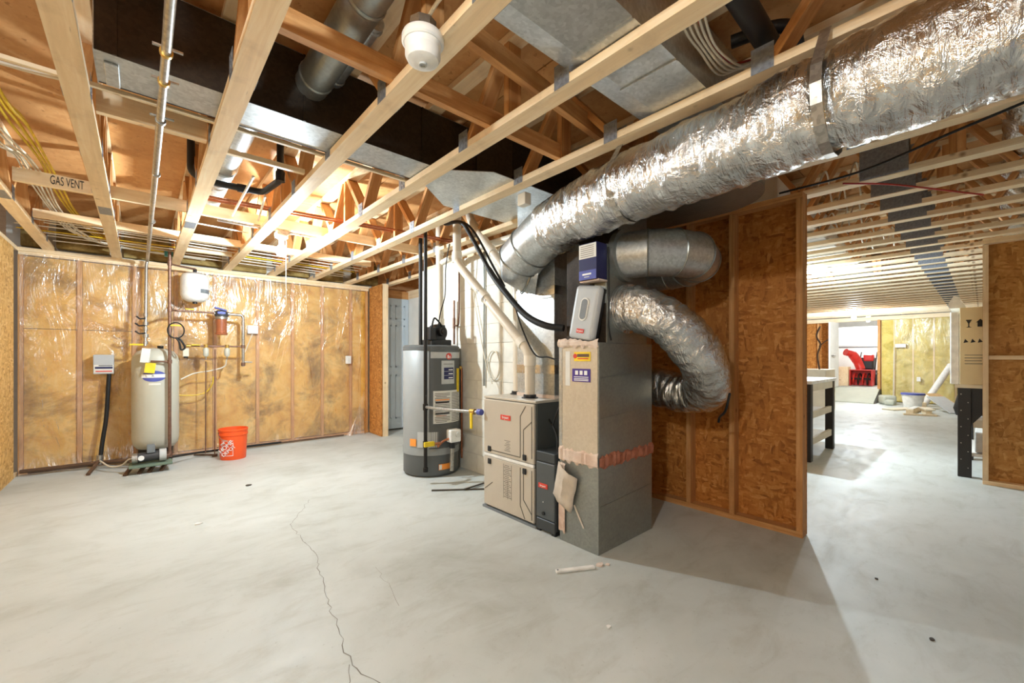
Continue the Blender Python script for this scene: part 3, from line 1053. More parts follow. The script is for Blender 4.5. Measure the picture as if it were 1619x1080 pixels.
for z0 in (.30, .86, 1.12):
    MB().beam((R0 + .02, RY0 - .0015, z0), (R1 - .03, RY0 - .0015, z0 + .03), .004, .006).build('crease', 'galvanized_dull', rd)
# stickers on the front
s1 = MB().box(R0 - .0045, R0 - .002, 1.665, 1.80, 1.225, 1.285).build('sticker', 'yellow', rd)
MB().lathe([(.0, -.006), (.016, -.006), (.016, -.0045), (.0, -.0045)], (R0, 1.79, 1.258), 14, 'x').build('sticker_emblem', 'logo_red', s1)
MB().box(R0 - .0052, R0 - .0045, 1.675, 1.772, 1.252, 1.272).build('sticker_line', 'brown_pipe', s1)
MB().box(R0 - .0052, R0 - .0045, 1.68, 1.77, 1.238, 1.245).build('sticker_line', 'logo_red', s1)
s2 = MB().box(R0 - .0045, R0 - .002, 1.665, 1.815, 1.09, 1.175).build('sticker', 'purple', rd)
for ya, yb in ((1.765, 1.79), (1.728, 1.752), (1.69, 1.715)):
    MB().box(R0 - .0052, R0 - .0045, ya, yb, 1.135, 1.163).build('sticker_block', 'white_print', s2, bevel=.0004)
for z in (1.122, 1.110, 1.100):
    MB().box(R0 - .0052, R0 - .0045, 1.68, 1.80, z - .003, z + .002).build('sticker_line', 'white_print', s2)
MB().box(R0 - .0035, R0 - .002, 1.835, 1.875, 1.06, 1.29).build('paper_label', 'label_paper', rd)
# scrap of torn kraft paper hanging off the lower front
m = MB()
for i in range(7):
    for j in range(7):
        u, t = i / 6 - .5, j / 6 - .5
        m.v.append((R0 - .012 - .05 * (.5 - abs(u)) * (1 + t) - .012 * rnd.random(), 1.865 - (u + t * .35) * .16, .375 + t * .24 - u * .09 + .01 * rnd.random()))
for i in range(6):
    for j in range(6):
        a = i * 7 + j
        m.f.append((a, a + 1, a + 8, a + 7))
o = m.build('torn_paper_flap', 'paper_grey', rd, smooth=True)
o.modifiers.new('solid', 'SOLIDIFY').thickness = .006
MB().beam((R0 - .003, 1.80, .27), (R0 - .003, 1.72, .14), .012, .004, (1, 0, 0)).build('drip_stain', 'paper_grey', rd)

# humidifier cover leaning on the ledge, and the blue carton
hc = thing('humidifier_cover', 'rounded grey plastic humidifier cover with oval window leaning on the return duct ledge', 'cover', (2.18, 1.73, 1.365))
M4 = Matrix.Translation((2.176, 1.722, 1.54)) @ Matrix.Rotation(math.radians(9), 4, 'X') @ Matrix.Rotation(math.radians(4), 4, 'Y')
MB().mbox(M4, .06, .205, .355).build('shell', 'grey_plastic', hc, bevel=.028, seg=4)
def onface(mat, y, z, dy, dz, dx=.004, off=-.032):
    return MB().mbox(M4 @ Matrix.Translation((off, y, z)), dx, dy, dz)
def oval(mat, y, z, ry, rz, off, th, n=28):
    m = MB()
    poly = []
    for k in range(n):
        a = 2 * PI * k / n
        yy = ry * math.cos(a)
        zz_ = ry * math.sin(a) + (rz - ry if math.sin(a) > 0 else -(rz - ry))
        poly.append((y + yy, z + zz_))
    m.prism(poly, off, off + th, 'x')
    m.v = [tuple(mat @ Vector(p)) for p in m.v]
    return m
oval(M4, 0, .02, .032, .075, -.034, .006).build('window_rim', 'label_paper', hc, smooth=True)
oval(M4, 0, .02, .024, .066, -.036, .006).build('window', 'grey_dark', hc, smooth=True)
lg = oval(M4, 0, -.125, .014, .034, -.034, .005)
lg = onface(M4, 0, -.122, .062, .028)
lgo = lg.build('logo_badge', 'logo_red', hc, bevel=.002)
xd = M4.to_3x3() @ Vector((0, -1, 0))
zd = M4.to_3x3() @ Vector((0, 0, 1))
text('logo_lettering', 'bryant', 'white_print', tuple(M4 @ Vector((-.0345, 0, -.122))), tuple(xd), tuple(zd), .02, hc)
MB().mbox(M4 @ Matrix.Translation((.0415, 0, 0)), .025, .18, .33).build('back_housing', 'black_plastic', hc)
bx = thing('filter_carton', 'upright dark blue carton with white text panel on the return duct', 'box', (2.19, 1.66, 1.7))
MB().box(2.13, 2.238, 1.605, 1.745, 1.744, 1.978).build('carton', 'blue', bx, bevel=.002)
MB().box(2.128, 2.131, 1.607, 1.743, 1.882, 1.973).build('text_panel', 'label_paper', bx)
for k in range(6):
    MB().box(2.127, 2.1285, 1.625, 1.73, 1.892 + .013 * k, 1.896 + .013 * k).build('print_line', 'grey_print', bx)
MB().box(2.128, 2.131, 1.607, 1.743, 1.746, 1.805).build('lower_band', 'blue_light', bx)
MB().box(2.127, 2.1285, 1.645, 1.715, 1.775, 1.786).build('print_mark', 'white_print', bx)
MB().box(2.127, 2.1285, 1.66, 1.70, 1.760, 1.766).build('print_mark', 'label_grey', bx)
MB().box(2.145, 2.238, 1.60, 1.75, 1.736, 1.746).build('torn_support', 'torn_insulation', bx)

# upper rigid elbow: a half ring of gored segments
el = thing('metal_elbow', 'gored galvanized half-turn elbow on the side of the return stack', 'duct', (2.75, 1.3, 1.78))
C = Vector((2.75, 1.61, 1.93))
NSEG = 6
for i in range(NSEG):
    a0, a1 = PI + PI * i / NSEG, PI + PI * (i + 1) / NSEG
    p, q = C + Vector((.32 * math.cos(a0), .32 * math.sin(a0), 0)), C + Vector((.32 * math.cos(a1), .32 * math.sin(a1), 0))
    m = MB()
    n = 36
    for (pt, a, rr) in ((p, a0, .152), (q, a1, .152)):
        rad = Vector((math.cos(a), math.sin(a), 0))
        for j in range(n):
            t = 2 * PI * j / n
            m.v.append(tuple(pt + rad * rr * math.cos(t) + Vector((0, 0, rr * math.sin(t)))))
    for j in range(n):
        m.f.append((j, (j + 1) % n, n + (j + 1) % n, n + j))
    m.build('gore', 'galvanized', el, smooth=True)
    rad = Vector((math.cos(a1), math.sin(a1), 0))
    tg = Vector((-rad.y, rad.x, 0))
    m = MB().tube([q - tg * .006, q, q + tg * .006], [.153, .158, .153], 36, False)
    m.build('seam', 'galvanized_dull', el, smooth=True)
MB().cyl((2.43, 1.612, 1.93), (2.43, 1.57, 1.93), .175, 36).build('mastic_collar', 'galvanized_dull', el, smooth=True)
MB().cyl((3.07, 1.61, 1.93), (3.07, 2.899, 1.93), .152, 36).build('tail_pipe', 'galvanized', el, smooth=True)

f2 = thing('flexible_duct', 'crinkled foil flexible duct drooping in a hook beside the return duct', 'duct', (2.75, 1.3, .85))
foil_tube(smooth_path([(2.42, 1.61, 1.575), (2.44, 1.47, 1.555), (2.57, 1.30, 1.43), (2.77, 1.22, 1.20), (2.95, 1.29, 1.03), (3.05, 1.48, .985), (3.085, 1.85, 1.02), (3.09, 2.4, 1.04), (3.09, 2.896, 1.05)], 26), .148, 44, .014, 9.2).build('foil_jacket', 'foil_wrinkle', f2, smooth=True)
MB().cyl((2.43, 1.612, 1.575), (2.43, 1.56, 1.57), .165, 32).build('foil_collar', 'foil_wrinkle', f2, smooth=True)
MB().tube(smooth_path([(2.80, 1.07, 1.02), (2.86, 1.12, .90), (2.97, 1.2, .84), (3.0, 1.22, .80)], 6), .008, 8).build('tie_band', 'black_rubber', f2, smooth=True)
tag(MB().tube(smooth_path([(2.2475, 1.60, 1.96), (2.2475, 1.597, 1.80), (2.2475, 1.596, 1.6), (2.2475, 1.597, 1.45), (2.275, 1.598, 1.36)], 8), .005, 8).build('loose_wire', 'black_rubber'), 'thin black wire hanging between elbow and humidifier cover', 'wire')

# ================================================================== FURNACE
F0, FY0, FY1, FH = 2.15, 2.17, 2.78, .925
fu = thing('furnace', 'beige two-door gas furnace with red logo badge on a blue pad', 'furnace', (2.42, 2.47, 0))
MB().box(F0 + .02, 2.70, FY0, FY1, .02, FH).build('cabinet', 'furnace_side', fu, bevel=.004)
MB().box(F0 + .005, 2.70, FY0 - .003, FY1 + .003, FH - .015, FH + .004).build('top_lid', 'furnace_beige', fu, bevel=.003)
MB().box(F0 - .004, 2.70, FY0 - .01, FY1 + .012, 0, .018).build('pad', 'grey_dark', fu)
for (z0, z1, nm) in ((.462, .905, 'upper_door'), (.03, .435, 'lower_door')):
    dr = MB().box(F0 - .004, F0 + .02, FY0 + .008, FY1 - .006, z0, z1).build(nm, 'furnace_beige', fu, bevel=.008, seg=3)
    g = MB()
    ya, yb, yc = FY0 + .155, FY0 + .12, FY0 + .03
    fx = F0 - .0048
    if nm == 'upper_door':
        segs = [((ya, z0 + .03), (ya, z1 - .10)), ((ya, z1 - .10), (ya - .06, z1 - .02)), ((yc, z0 + .04), (yc, z1 - .02)),
                ((yb, z0 + .04), (yb, z1 - .20)), ((yb, z1 - .20), (yc, z1 - .13)), ((ya, z0 + .03), (FY1 - .10, z0 + .03))]
    else:
        segs = [((ya, z1 - .02), (ya, z0 + .10)), ((ya, z0 + .10), (ya - .05, z0 + .01)), ((yc, z1 - .02), (yc, z0 + .02)),
                ((yb, z1 - .02), (yb, z0 + .15)), ((yb, z0 + .15), (yc, z0 + .06)), ((FY1 - .02, z0 + .13), (FY1 - .12, z0 + .20))]
    for (p, q) in segs:
        MB().beam((fx, p[0], p[1]), (fx, q[0], q[1]), .006, .003, (1, 0, 0)).build('embossed_groove', 'furnace_groove', dr)
    for yk in (FY1 - .085, FY0 + .105):
        zk = z0 + .038 if nm == 'upper_door' else z1 - .038
        MB().box(F0 - .014, F0 - .003, yk - .018, yk + .018, zk - .022, zk + .022).build('latch', 'black_plastic', dr, bevel=.004)
    if nm == 'upper_door':
        bd = MB().box(F0 - .008, F0 - .003, 2.435, 2.555, .755, .795).build('logo_badge', 'logo_red', dr, bevel=.003)
        text('logo_lettering', 'bryant', 'white_print', (F0 - .0085, 2.495, .776), (0, -1, 0), (0, 0, 1), .03, dr)
        for kk in range(7):
            MB().box(F0 - .0052, F0 - .0042, 2.44 + .01 * (kk % 2), 2.51 - .012 * (kk % 3), .515 + .013 * kk, .519 + .013 * kk).build('print_line', 'grey_print', dr)
    else:
        for kk in range(18):
            MB().box(F0 - .0052, F0 - .0042, 2.43 + .012 * (kk % 3), 2.515 - .01 * (kk % 2), .15 + .0145 * kk, .1545 + .0145 * kk).build('print_line', 'grey_print', dr)
        for (ya_, yb_, za_, zb_) in ((2.425, 2.428, .14, .41), (2.518, 2.521, .14, .41), (2.47, 2.472, .14, .28)):
            MB().box(F0 - .0052, F0 - .0042, ya_, yb_, za_, zb_).build('print_rule', 'grey_print', dr)
MB().box(F0 - .007, F0 + .012, FY0 + .01, FY1 - .01, .437, .459).build('middle_trim', 'white_enamel', fu, bevel=.004)
for c in ((2.30, 2.38), (2.46, 2.70)):
    MB().lathe([(.045, 0), (.066, 0), (.066, .008), (.052, .012), (.050, .03), (.045, .03)], (c[0], c[1], FH + .002), 24).build('pipe_flange', 'black_plastic', fu, smooth=True)

fc = thing('filter_cabinet', 'slim dark grey air filter cabinet with small red badge between furnace and return duct', 'filter cabinet', (2.3, 2.06, 0))
MB().box(F0 + .005, 2.62, 1.968, 2.155, .03, .575).build('body', 'cabinet_dark', fc, bevel=.006)
MB().box(F0 - .008, F0 + .01, 1.972, 2.152, .10, .50).build('front_panel', 'cabinet_mid', fc, bevel=.01, seg=3)
MB().box(F0 - .006, F0 + .012, 1.97, 2.154, .505, .575).build('upper_cap', 'cabinet_dark', fc, bevel=.012, seg=3)
MB().box(F0 - .006, F0 + .012, 1.97, 2.154, .015, .095).build('lower_cap', 'cabinet_dark', fc, bevel=.012, seg=3)
for yk in (1.99, 2.135):
    MB().box(F0 + .0, F0 + .06, yk - .018, yk + .018, 0, .03).build('foot', 'black_plastic', fc)
bd = MB().box(F0 - .013, F0 - .007, 2.035, 2.125, .317, .352).build('logo_badge', 'logo_red', fc, bevel=.003)
text('logo_lettering', 'bryant', 'white_print', (F0 - .0135, 2.08, .335), (0, -1, 0), (0, 0, 1), .022, fc)
MB().lathe([(.004, 0), (.004, -.003)], (F0 - .008, 2.08, .22), 10, 'x').build('status_light', 'white_print', fc)
MB().lathe([(.013, 0), (.013, -.008)], (F0 - .008, 2.075, .14), 16, 'x').build('knob', 'black_plastic', fc)
tag(MB().tube(smooth_path([(2.30, 2.168, .78), (2.26, 2.12, .77), (2.22, 2.06, .76), (2.20, 2.0, .68), (2.185, 1.985, .584)], 8), .007, 8).tube(smooth_path([(2.22, 2.06, .76), (2.2, 2.0, .86), (2.24, 1.95, 1.0), (2.26, 1.96, 1.1)], 8), .006, 8).build('control_cable', 'black_rubber'), 'black control cable dangling over the slim dark filter cabinet', 'wire')
MB_ = MB().tube(smooth_path([(2.36, 2.14, .584), (2.30, 2.06, .584), (2.245, 2.04, .584)], 6), .01, 8)
tag(MB_.build('power_cord', 'black_rubber'), 'black cord lying on top of the filter cabinet', 'wire')

sp = thing('supply_plenum', 'bright silver supply plenum with foil tape bands above the furnace', 'duct', (2.54, 2.41, FH))
for xa, xb in ((2.39, 2.439), (2.531, 2.70)):
    MB().box(xa, xb, 2.20, 2.625, 2.419, 2.459).build('top_collar', 'galvanized', sp)
MB().box(2.39, 2.70, 2.20, 2.625, FH + .004, 2.42).build('plenum_box', 'galvanized', sp, bevel=.003)
for z in (1.12, 1.74):
    MB().box(2.386, 2.704, 2.196, 2.629, z, z + .07).build('foil_tape', 'foil', sp)
MB().box(2.386, 2.704, 2.196, 2.629, FH + .004, FH + .03).build('base_flange', 'torn_insulation', sp)

# ================================================================== PVC VENTS AND LINES
def pvc(label, pts, r, couplings, mat='pvc', rad=.09):
    t = thing('vent_pipe', label, 'pipe', pts[0])
    MB().tube(rounded(pts, rad, 6), r, 20).build('pipe', mat, t, smooth=True)
    for p, q in couplings:
        MB().cyl(p, q, r * 1.18, 20).build('coupling', 'pvc_cap', t, smooth=True)
    return t
def along(p, q, f, half):
    p, q = Vector(p), Vector(q)
    d = (q - p).normalized()
    c = p + (q - p) * f
    return (tuple(c - d * half), tuple(c + d * half))
A = [(2.30, 2.38, FH), (2.30, 2.38, 1.29), (2.30, 3.40, 2.17), (2.30, 3.40, 2.84)]
pv = pvc('cream plastic vent pipe rising from the furnace in a long slanting run', A, .041, [along(A[0], A[1], .82, .04), along(A[1], A[2], .09, .03), along(A[1], A[2], .58, .04), along(A[2], A[3], .08, .05), along(A[2], A[3], .78, .04)])
m = MB()
for k in range(14):
    f = .52 + k * .009
    c = Vector(A[1]) + (Vector(A[2]) - Vector(A[1])) * f
    m.box(c.x - .043, c.x - .0405, c.y - .002 + .012 * (k % 3 - 1), c.y + .002 + .012 * (k % 3 - 1), c.z - .012, c.z + .012)
m.build('printed_marks', 'grey_print', pv)
Bp = [(2.46, 2.70, FH), (2.46, 2.70, 1.86), (2.46, 3.42, 2.64), (2.46, 3.42, 2.84)]
pvc('cream plastic intake pipe standing behind the slanting vent on the furnace', Bp, .040, [along(Bp[0], Bp[1], .9, .05), along(Bp[1], Bp[2], .5, .035)])
Cp = [(2.47, 3.98, 1.56), (2.47, 4.0, 2.84)]
pvc('cream plastic vent pipe rising from the water heater blower', Cp, .040, [along(Cp[0], Cp[1], .05, .05), along(Cp[0], Cp[1], .68, .045)])
pvc('short cream plastic elbow pipe beside the water heater vent under the trusses', [(2.47, 4.0, 2.28), (2.52, 3.85, 2.33), (2.55, 3.3, 2.36), (2.6, 2.75, 2.37)], .032, [])
ls = thing('refrigerant_line', 'thick black insulated line set sagging from the trusses to the return duct', 'pipe', (2.15, 2.4, 1.45))
MB().tube(smooth_path([(2.13, 3.35, 2.50), (2.14, 3.10, 2.455), (2.15, 2.95, 2.29), (2.15, 2.70, 1.965), (2.15, 2.50, 1.76), (2.155, 2.28, 1.57), (2.17, 2.09, 1.48), (2.22, 1.955, 1.455)], 8), [.016] * 8 + [.018] * 16 + [.024] * 33, 14).build('black_insulation', 'black_rubber', ls, smooth=True)
MB().tube(smooth_path([(2.16, 3.35, 2.50), (2.17, 3.12, 2.47), (2.19, 2.95, 2.33), (2.19, 2.70, 2.0), (2.18, 2.55, 1.82)], 8), .010, 10).build('bare_line', 'black_plastic', ls, smooth=True)
tag(MB().tube(smooth_path([(2.16, 2.42, 1.69), (2.18, 2.33, 1.45), (2.2, 2.22, 1.27), (2.22, 2.10, 1.25), (2.24, 1.96, 1.21)], 8), .006, 8).build('thermostat_wire', 'black_rubber'), 'thin black wire hanging below the insulated line set', 'wire')

# ================================================================== WATER HEATER
HC = (2.40, 4.05)
HR = .302
wh = thing('water_heater', 'tall grey power-vent water heater with stickers and a white gas valve', 'water heater', (HC[0], HC[1], 0))
MB().lathe([(.0, .30), (HR, .30), (HR, 1.335), (HR - .012, 1.35), (.0, 1.35)], (HC[0], HC[1], 0), 48).build('tank_jacket', 'heater_grey', wh, smooth=True)
MB().lathe([(.0, .02), (HR - .01, .02), (HR - .002, .03), (HR - .002, .23), (.0, .23)], (HC[0], HC[1], 0), 48).build('base_skirt', 'heater_dark', wh, smooth=True)
MB().lathe([(.0, .23), (HR + .004, .23), (HR + .004, .30), (.0, .30)], (HC[0], HC[1], 0), 48).build('seam_band', 'heater_grey', wh, smooth=True)
MB().lathe([(.0, .0), (HR - .03, .0), (HR - .03, .02), (.0, .02)], (HC[0], HC[1], 0), 40).build('foot_ring', 'heater_dark', wh, smooth=True)
MB().lathe([(.0, 1.35), (HR + .004, 1.325), (HR + .004, 1.365), (HR - .02, 1.38), (.0, 1.38)], (HC[0], HC[1], 0), 48).build('top_cover', 'heater_dark', wh, smooth=True)
MB().arcpatch(HC, HR, -125, -30, .30, 1.32, .006, 24).build('front_cover', 'heater_dark', wh, smooth=True)
MB().arcpatch(HC, HR + .003, -122, -40, 1.24, 1.305, .006, 20).build('light_band', 'label_grey', wh, smooth=True)
ea = math.radians(-85)
em = MB().cyl((HC[0] + HR * math.cos(ea), HC[1] + HR * math.sin(ea), 1.262), (HC[0] + (HR + .013) * math.cos(ea), HC[1] + (HR + .013) * math.sin(ea), 1.262), .034, 24).build('round_emblem', 'logo_red', wh, smooth=True)
em2 = MB().arcpatch(HC, HR + .0125, -88.5, -86, 1.24, 1.275, .002, 4).arcpatch(HC, HR + .012, -84, -82, 1.24, 1.265, .002, 4)
em2.build('emblem_mark', 'white_print', em, smooth=True)
lb = MB().arcpatch(HC, HR + .006, -101, -70, .97, 1.215, .004, 12).build('rating_label', 'label_grey', wh, smooth=True)
for k in range(3):
    MB().arcpatch(HC, HR + .010, -96, -73, 1.02 + .042 * k, 1.058 + .042 * k, .002, 8).build('blue_field', 'blue', lb, smooth=True)
for k in range(3):
    MB().arcpatch(HC, HR + .0125, -86, -75, 1.03 + .042 * k, 1.04 + .042 * k, .001, 6).build('print_line', 'white_print', lb, smooth=True)
MB().arcpatch(HC, HR + .010, -97, -74, 1.175, 1.182, .001, 8).build('print_line', 'grey_print', lb, smooth=True)
lb = MB().arcpatch(HC, HR + .006, -117, -46, .56, .90, .004, 24).build('warning_label', 'label_paper', wh, smooth=True)
for k in range(19):
    a0, a1 = (-114, -82) if k % 4 else (-112, -90)
    MB().arcpatch(HC, HR + .010, a0, a1, .572 + .0165 * k, .579 + .0165 * k, .001, 10).build('print_line', 'grey_print' if k not in (4, 12) else 'red_tape', lb, smooth=True)
    MB().arcpatch(HC, HR + .010, -78, -50 - (k % 3) * 2, .572 + .0165 * k, .579 + .0165 * k, .001, 10).build('print_line', 'grey_print', lb, smooth=True)
for z in (.655, .772):
    MB().arcpatch(HC, HR + .0105, -113, -84, z, z + .014, .0015, 10).build('black_bar', 'black_print', lb, smooth=True)
MB().arcpatch(HC, HR + .0105, -113, -84, .80, .812, .0015, 10).build('orange_bar', 'orange_sticker', lb, smooth=True)
MB().arcpatch(HC, HR + .002, -148, -108, .315, .475, .004, 14).build('access_panel', 'label_grey', wh, smooth=True)
st_ = MB().arcpatch(HC, HR + .002, -166, -151, .325, .40, .004, 8).build('orange_sticker', 'orange_sticker', wh, smooth=True)
MB().arcpatch(HC, HR + .0, -106, -82, .075, .135, .004, 8).build('base_sticker', 'orange_sticker', wh, smooth=True)
MB().arcpatch(HC, HR + .003, -105.5, -100, .08, .13, .002, 4).build('base_sticker_edge', 'label_paper', wh, smooth=True)
MB().arcpatch(HC, HR + .006, -60, -53, .88, 1.13, .012, 4).build('yellow_strip', 'yellow', wh, smooth=True)
# gas control
ang = math.radians(-80)
gx, gy = HC[0] + (HR + .055) * math.cos(ang), HC[1] + (HR + .055) * math.sin(ang)
gv = MB().box(gx - .065, gx + .065, gy - .045, gy + .05, .36, .495).build('gas_valve', 'white_enamel', wh, bevel=.016, seg=3)
MB().cyl((gx + .02, gy - .045, .44), (gx + .02, gy - .062, .44), .028, 20).build('valve_dial', 'label_paper', gv, smooth=True)
MB().cyl((gx - .02, gy, .36), (gx - .02, gy, .30), .03, 14).build('valve_body', 'black_plastic', gv, smooth=True)
MB().cyl((gx - .02, gy, .31), (gx - .02, gy + .01, .06), .022, 16).build('burner_tube', 'steel', wh, smooth=True)
MB().tube(rounded([(gx - .065, gy, .40), (gx - .13, gy - .01, .39), (gx - .17, gy, .36), (gx - .18, gy + .02, .33)], .03), .012, 10).build('gas_connector', 'copper', wh, smooth=True)
# blower
bl = MB().box(2.28, 2.53, 3.84, 4.10, 1.375, 1.44).build('blower_base', 'black_plastic', wh, bevel=.012)
MB().lathe([(.0, -.07), (.085, -.07), (.095, -.05), (.095, .05), (.085, .07), (.0, .07)], (2.40, 3.93, 1.515), 28, 'y').build('blower_housing', 'black_plastic', wh, smooth=True)
MB().cyl((2.40, 3.86, 1.52), (2.40, 3.80, 1.52), .045, 20).cyl((2.40, 3.80, 1.52), (2.40, 3.785, 1.52), .02, 14).build('blower_motor', 'black_iron', wh, smooth=True)
MB().box(2.26, 2.33, 3.83, 3.92, 1.43, 1.57).build('junction_box', 'black_plastic', wh, bevel=.008)
MB().cyl((2.47, 3.96, 1.44), (2.47, 3.97, 1.60), .05, 20).build('outlet_stub', 'black_plastic', wh, smooth=True)
MB().tube(smooth_path([(2.29, 3.86, 1.56), (2.31, 3.84, 1.66), (2.37, 3.85, 1.63), (2.42, 3.86, 1.58)], 6), .01, 8).build('blower_cable', 'black_rubber', wh, smooth=True)
tag(MB().tube(smooth_path([(2.36, 3.84, 1.6), (2.4, 3.85, 1.75), (2.425, 3.81, 1.92), (2.415, 3.78, 2.2), (2.434, 3.74, 2.45)], 8), .006, 8).build('blower_power_wire', 'black_rubber'), 'black power wire climbing from the water heater blower to the trusses', 'wire')

gp = thing('gas_pipe', 'black iron gas pipe dropping from the ceiling in front of the water heater', 'pipe', (2.1, 3.66, .1))
MB().cyl((2.1, 3.655, .14), (2.1, 3.655, 2.50), .018, 14).build('riser', 'black_iron', gp, smooth=True)
for z0, z1 in ((.12, .16), (.36, .42), (.73, .79)):
    MB().cyl((2.1, 3.655, z0), (2.1, 3.655, z1), .026, 14).build('fitting', 'black_iron', gp, smooth=True)
MB().cyl((2.1, 3.655, .39), (2.19, 3.63, .385), .022, 12).build('branch', 'brass', gp, smooth=True)
MB().box(2.06, 2.17, 3.60, 3.625, .372, .42).build('yellow_shutoff', 'yellow', gp, bevel=.006)
MB().tube(rounded([(2.185, 3.63, .385), (2.24, 3.63, .385), (2.28, 3.66, .38)], .03), .015, 10).build('copper_nut', 'copper', gp, smooth=True)
MB().tube(rounded([(2.1, 3.655, .76), (2.1, 3.40, .762), (2.13, 2.80, .787)], .05), .015, 12).build('branch_line', 'steel', gp, smooth=True)
MB().box(2.10, 2.115, 2.885, 2.915, .64, .775).build('yellow_lever', 'yellow', gp, bevel=.005)
MB().cyl((2.125, 2.87, .786), (2.125, 2.93, .784), .024, 14).build('ball_valve', 'brass', gp, smooth=True)
MB().cyl((2.13, 2.785, .79), (2.13, 2.83, .789), .026, 12).build('union', 'blue_light', gp, smooth=True)
tag(MB().tube([(2.2, 3.93, 1.375), (2.2, 3.93, 2.5)], .02, 12).build('flue_drain_pipe', 'black_rubber'), 'black plastic pipe rising behind the water heater beside the door', 'pipe')
cp = thing('copper_pipe', 'thin copper relief pipe down the block wall beside the water heater', 'pipe', (2.68, 3.92, .03))
ra_ = math.radians(-26)
rv0, rv1 = [(HC[0] + r_ * math.cos(ra_), HC[1] + r_ * math.sin(ra_), 1.13) for r_ in (HR - .006, HR + .034)]
MB().tube(rounded([rv1, (2.698, 3.898, 1.12), (2.698, 3.896, 1.05), (2.698, 3.896, .12)], .03), .011, 10).build('pipe', 'copper', cp, smooth=True)
MB().cyl(rv0, rv1, .022, 12).build('relief_valve', 'brass', cp, smooth=True)
cp = thing('copper_pipe', 'copper supply pipe with elbow on the block wall above the water heater', 'pipe', (2.68, 3.96, 1.4))
MB().tube(rounded([(2.68, 4.02, 1.40), (2.68, 4.02, 1.68), (2.68, 4.02, 1.9)], .04), .012, 10).tube(rounded([(2.68, 4.02, 1.62), (2.68, 3.93, 1.60), (2.68, 3.92, 1.75), (2.68, 3.92, 2.35)], .05), .009, 10).build('pipe', 'dark_copper', cp, smooth=True)
MB().cyl((2.68, 4.02, 1.58), (2.68, 4.02, 1.70), .018, 10).build('fitting', 'dark_copper', cp, smooth=True)
ed = thing('electrical_conduit', 'grey conduit running down the block wall behind the furnace pipes', 'conduit', (2.7, 3.5, .95))
MB().cyl((2.70, 3.49, .95), (2.70, 3.49, 2.36), .011, 10).build('tube', 'galvanized_dull', ed, smooth=True)
m = MB().tube([(2.70 - .0, 3.33 + .1 * math.cos(a), 1.17 + .15 * math.sin(a)) for a in [2 * PI * k / 28 for k in range(29)]], .007, 8)
tag(m.build('coiled_tubing', 'wire_white'), 'coil of thin pale tubing hung on the block wall', 'tubing')
tag(MB().tube(smooth_path([(2.70, 3.72, 2.1), (2.69, 3.60, 1.7), (2.69, 3.45, 1.2), (2.66, 3.3, .98)], 6), .005, 6).build('wall_wire', 'wire_white'), 'thin pale wire trailing down the block wall', 'wire')

# ================================================================== WELL EQUIPMENT BY THE BACK WALL
wt = thing('pressure_tank', 'upright grey-beige well pressure tank with blue and white oval label', 'tank', (.13, 6.46, 0))
TC, TR = (.13, 6.46), .215
MB().lathe([(.0, .17), (.10, .175), (.17, .20), (.205, .25), (TR, .31), (TR, 1.20), (.205, 1.26), (.17, 1.315), (.10, 1.35), (.0, 1.36)], (TC[0], TC[1], 0), 44).build('tank_shell', 'tank_grey', wt, smooth=True)
MB().lathe([(.14, .0), (.15, .0), (.16, .22), (.15, .22)], (TC[0], TC[1], 0), 32).build('stand_ring', 'black_iron', wt, smooth=True)
lbm = MB()
n = 26
def tank_oval(a_mid, z_mid, half_a, half_z, r):
    m = MB()
    ring = []
    for k in range(n):
        t = 2 * PI * k / n
        a = math.radians(a_mid + half_a * math.cos(t))
        ring.append((TC[0] + r * math.cos(a), TC[1] + r * math.sin(a), z_mid + half_z * math.sin(t)))
    c0 = math.radians(a_mid)
    # strips between left and right halves so that the badge follows the curve
    cols_ = 14
    m.v = []
    for i in range(cols_ + 1):
        u = -1 + 2 * i / cols_
        h = half_z * math.sqrt(max(0, 1 - u * u))
        a = math.radians(a_mid + half_a * u)
        for z in (z_mid - h, z_mid + h):
            m.v.append((TC[0] + r * math.cos(a), TC[1] + r * math.sin(a), z))
    for i in range(cols_):
        m.f.append((2 * i, 2 * i + 2, 2 * i + 3, 2 * i + 1))
    return m
AM = -96
lb = tank_oval(AM, 1.035, 30, .062, TR + .002).build('oval_badge', 'blue_light', wt, smooth=True)
MB().arcpatch(TC, TR + .0025, AM - 30, AM + 29, 1.018, 1.058, .001, 14).build('badge_band', 'white_print', lb, smooth=True)
for k, ch in enumerate('LX'):
    a = math.radians(AM - 17 + 15 * k)
    text('badge_lettering', ch, 'black_print', (TC[0] + (TR + .004) * math.cos(a), TC[1] + (TR + .004) * math.sin(a), 1.038), (-math.sin(a), math.cos(a), 0), (0, 0, 1), .036, lb)
MB().arcpatch(TC, TR + .001, AM - 12, AM + 16, .935, .955, .001, 8).build('paper_tag', 'label_paper', wt, smooth=True)
MB().cyl((.17, 6.44, 1.35), (.17, 6.44, 1.385), .03, 14).build('top_cap', 'black_plastic', wt, smooth=True)
for (x, z, w_, h_) in ((.035, 1.27, .075, .16), (.075, 1.13, .09, .115)):
    tag(MB().mbox(Matrix.Translation((x, 6.225, z)) @ Matrix.Rotation(.12, 4, 'Y'), w_, .004, h_).build('service_tag', 'yellow' if z < 1.2 else 'label_paper'), ('bright yellow' if z < 1.2 else 'cream paper') + ' service tag hanging on the grey pressure tank', 'tag')

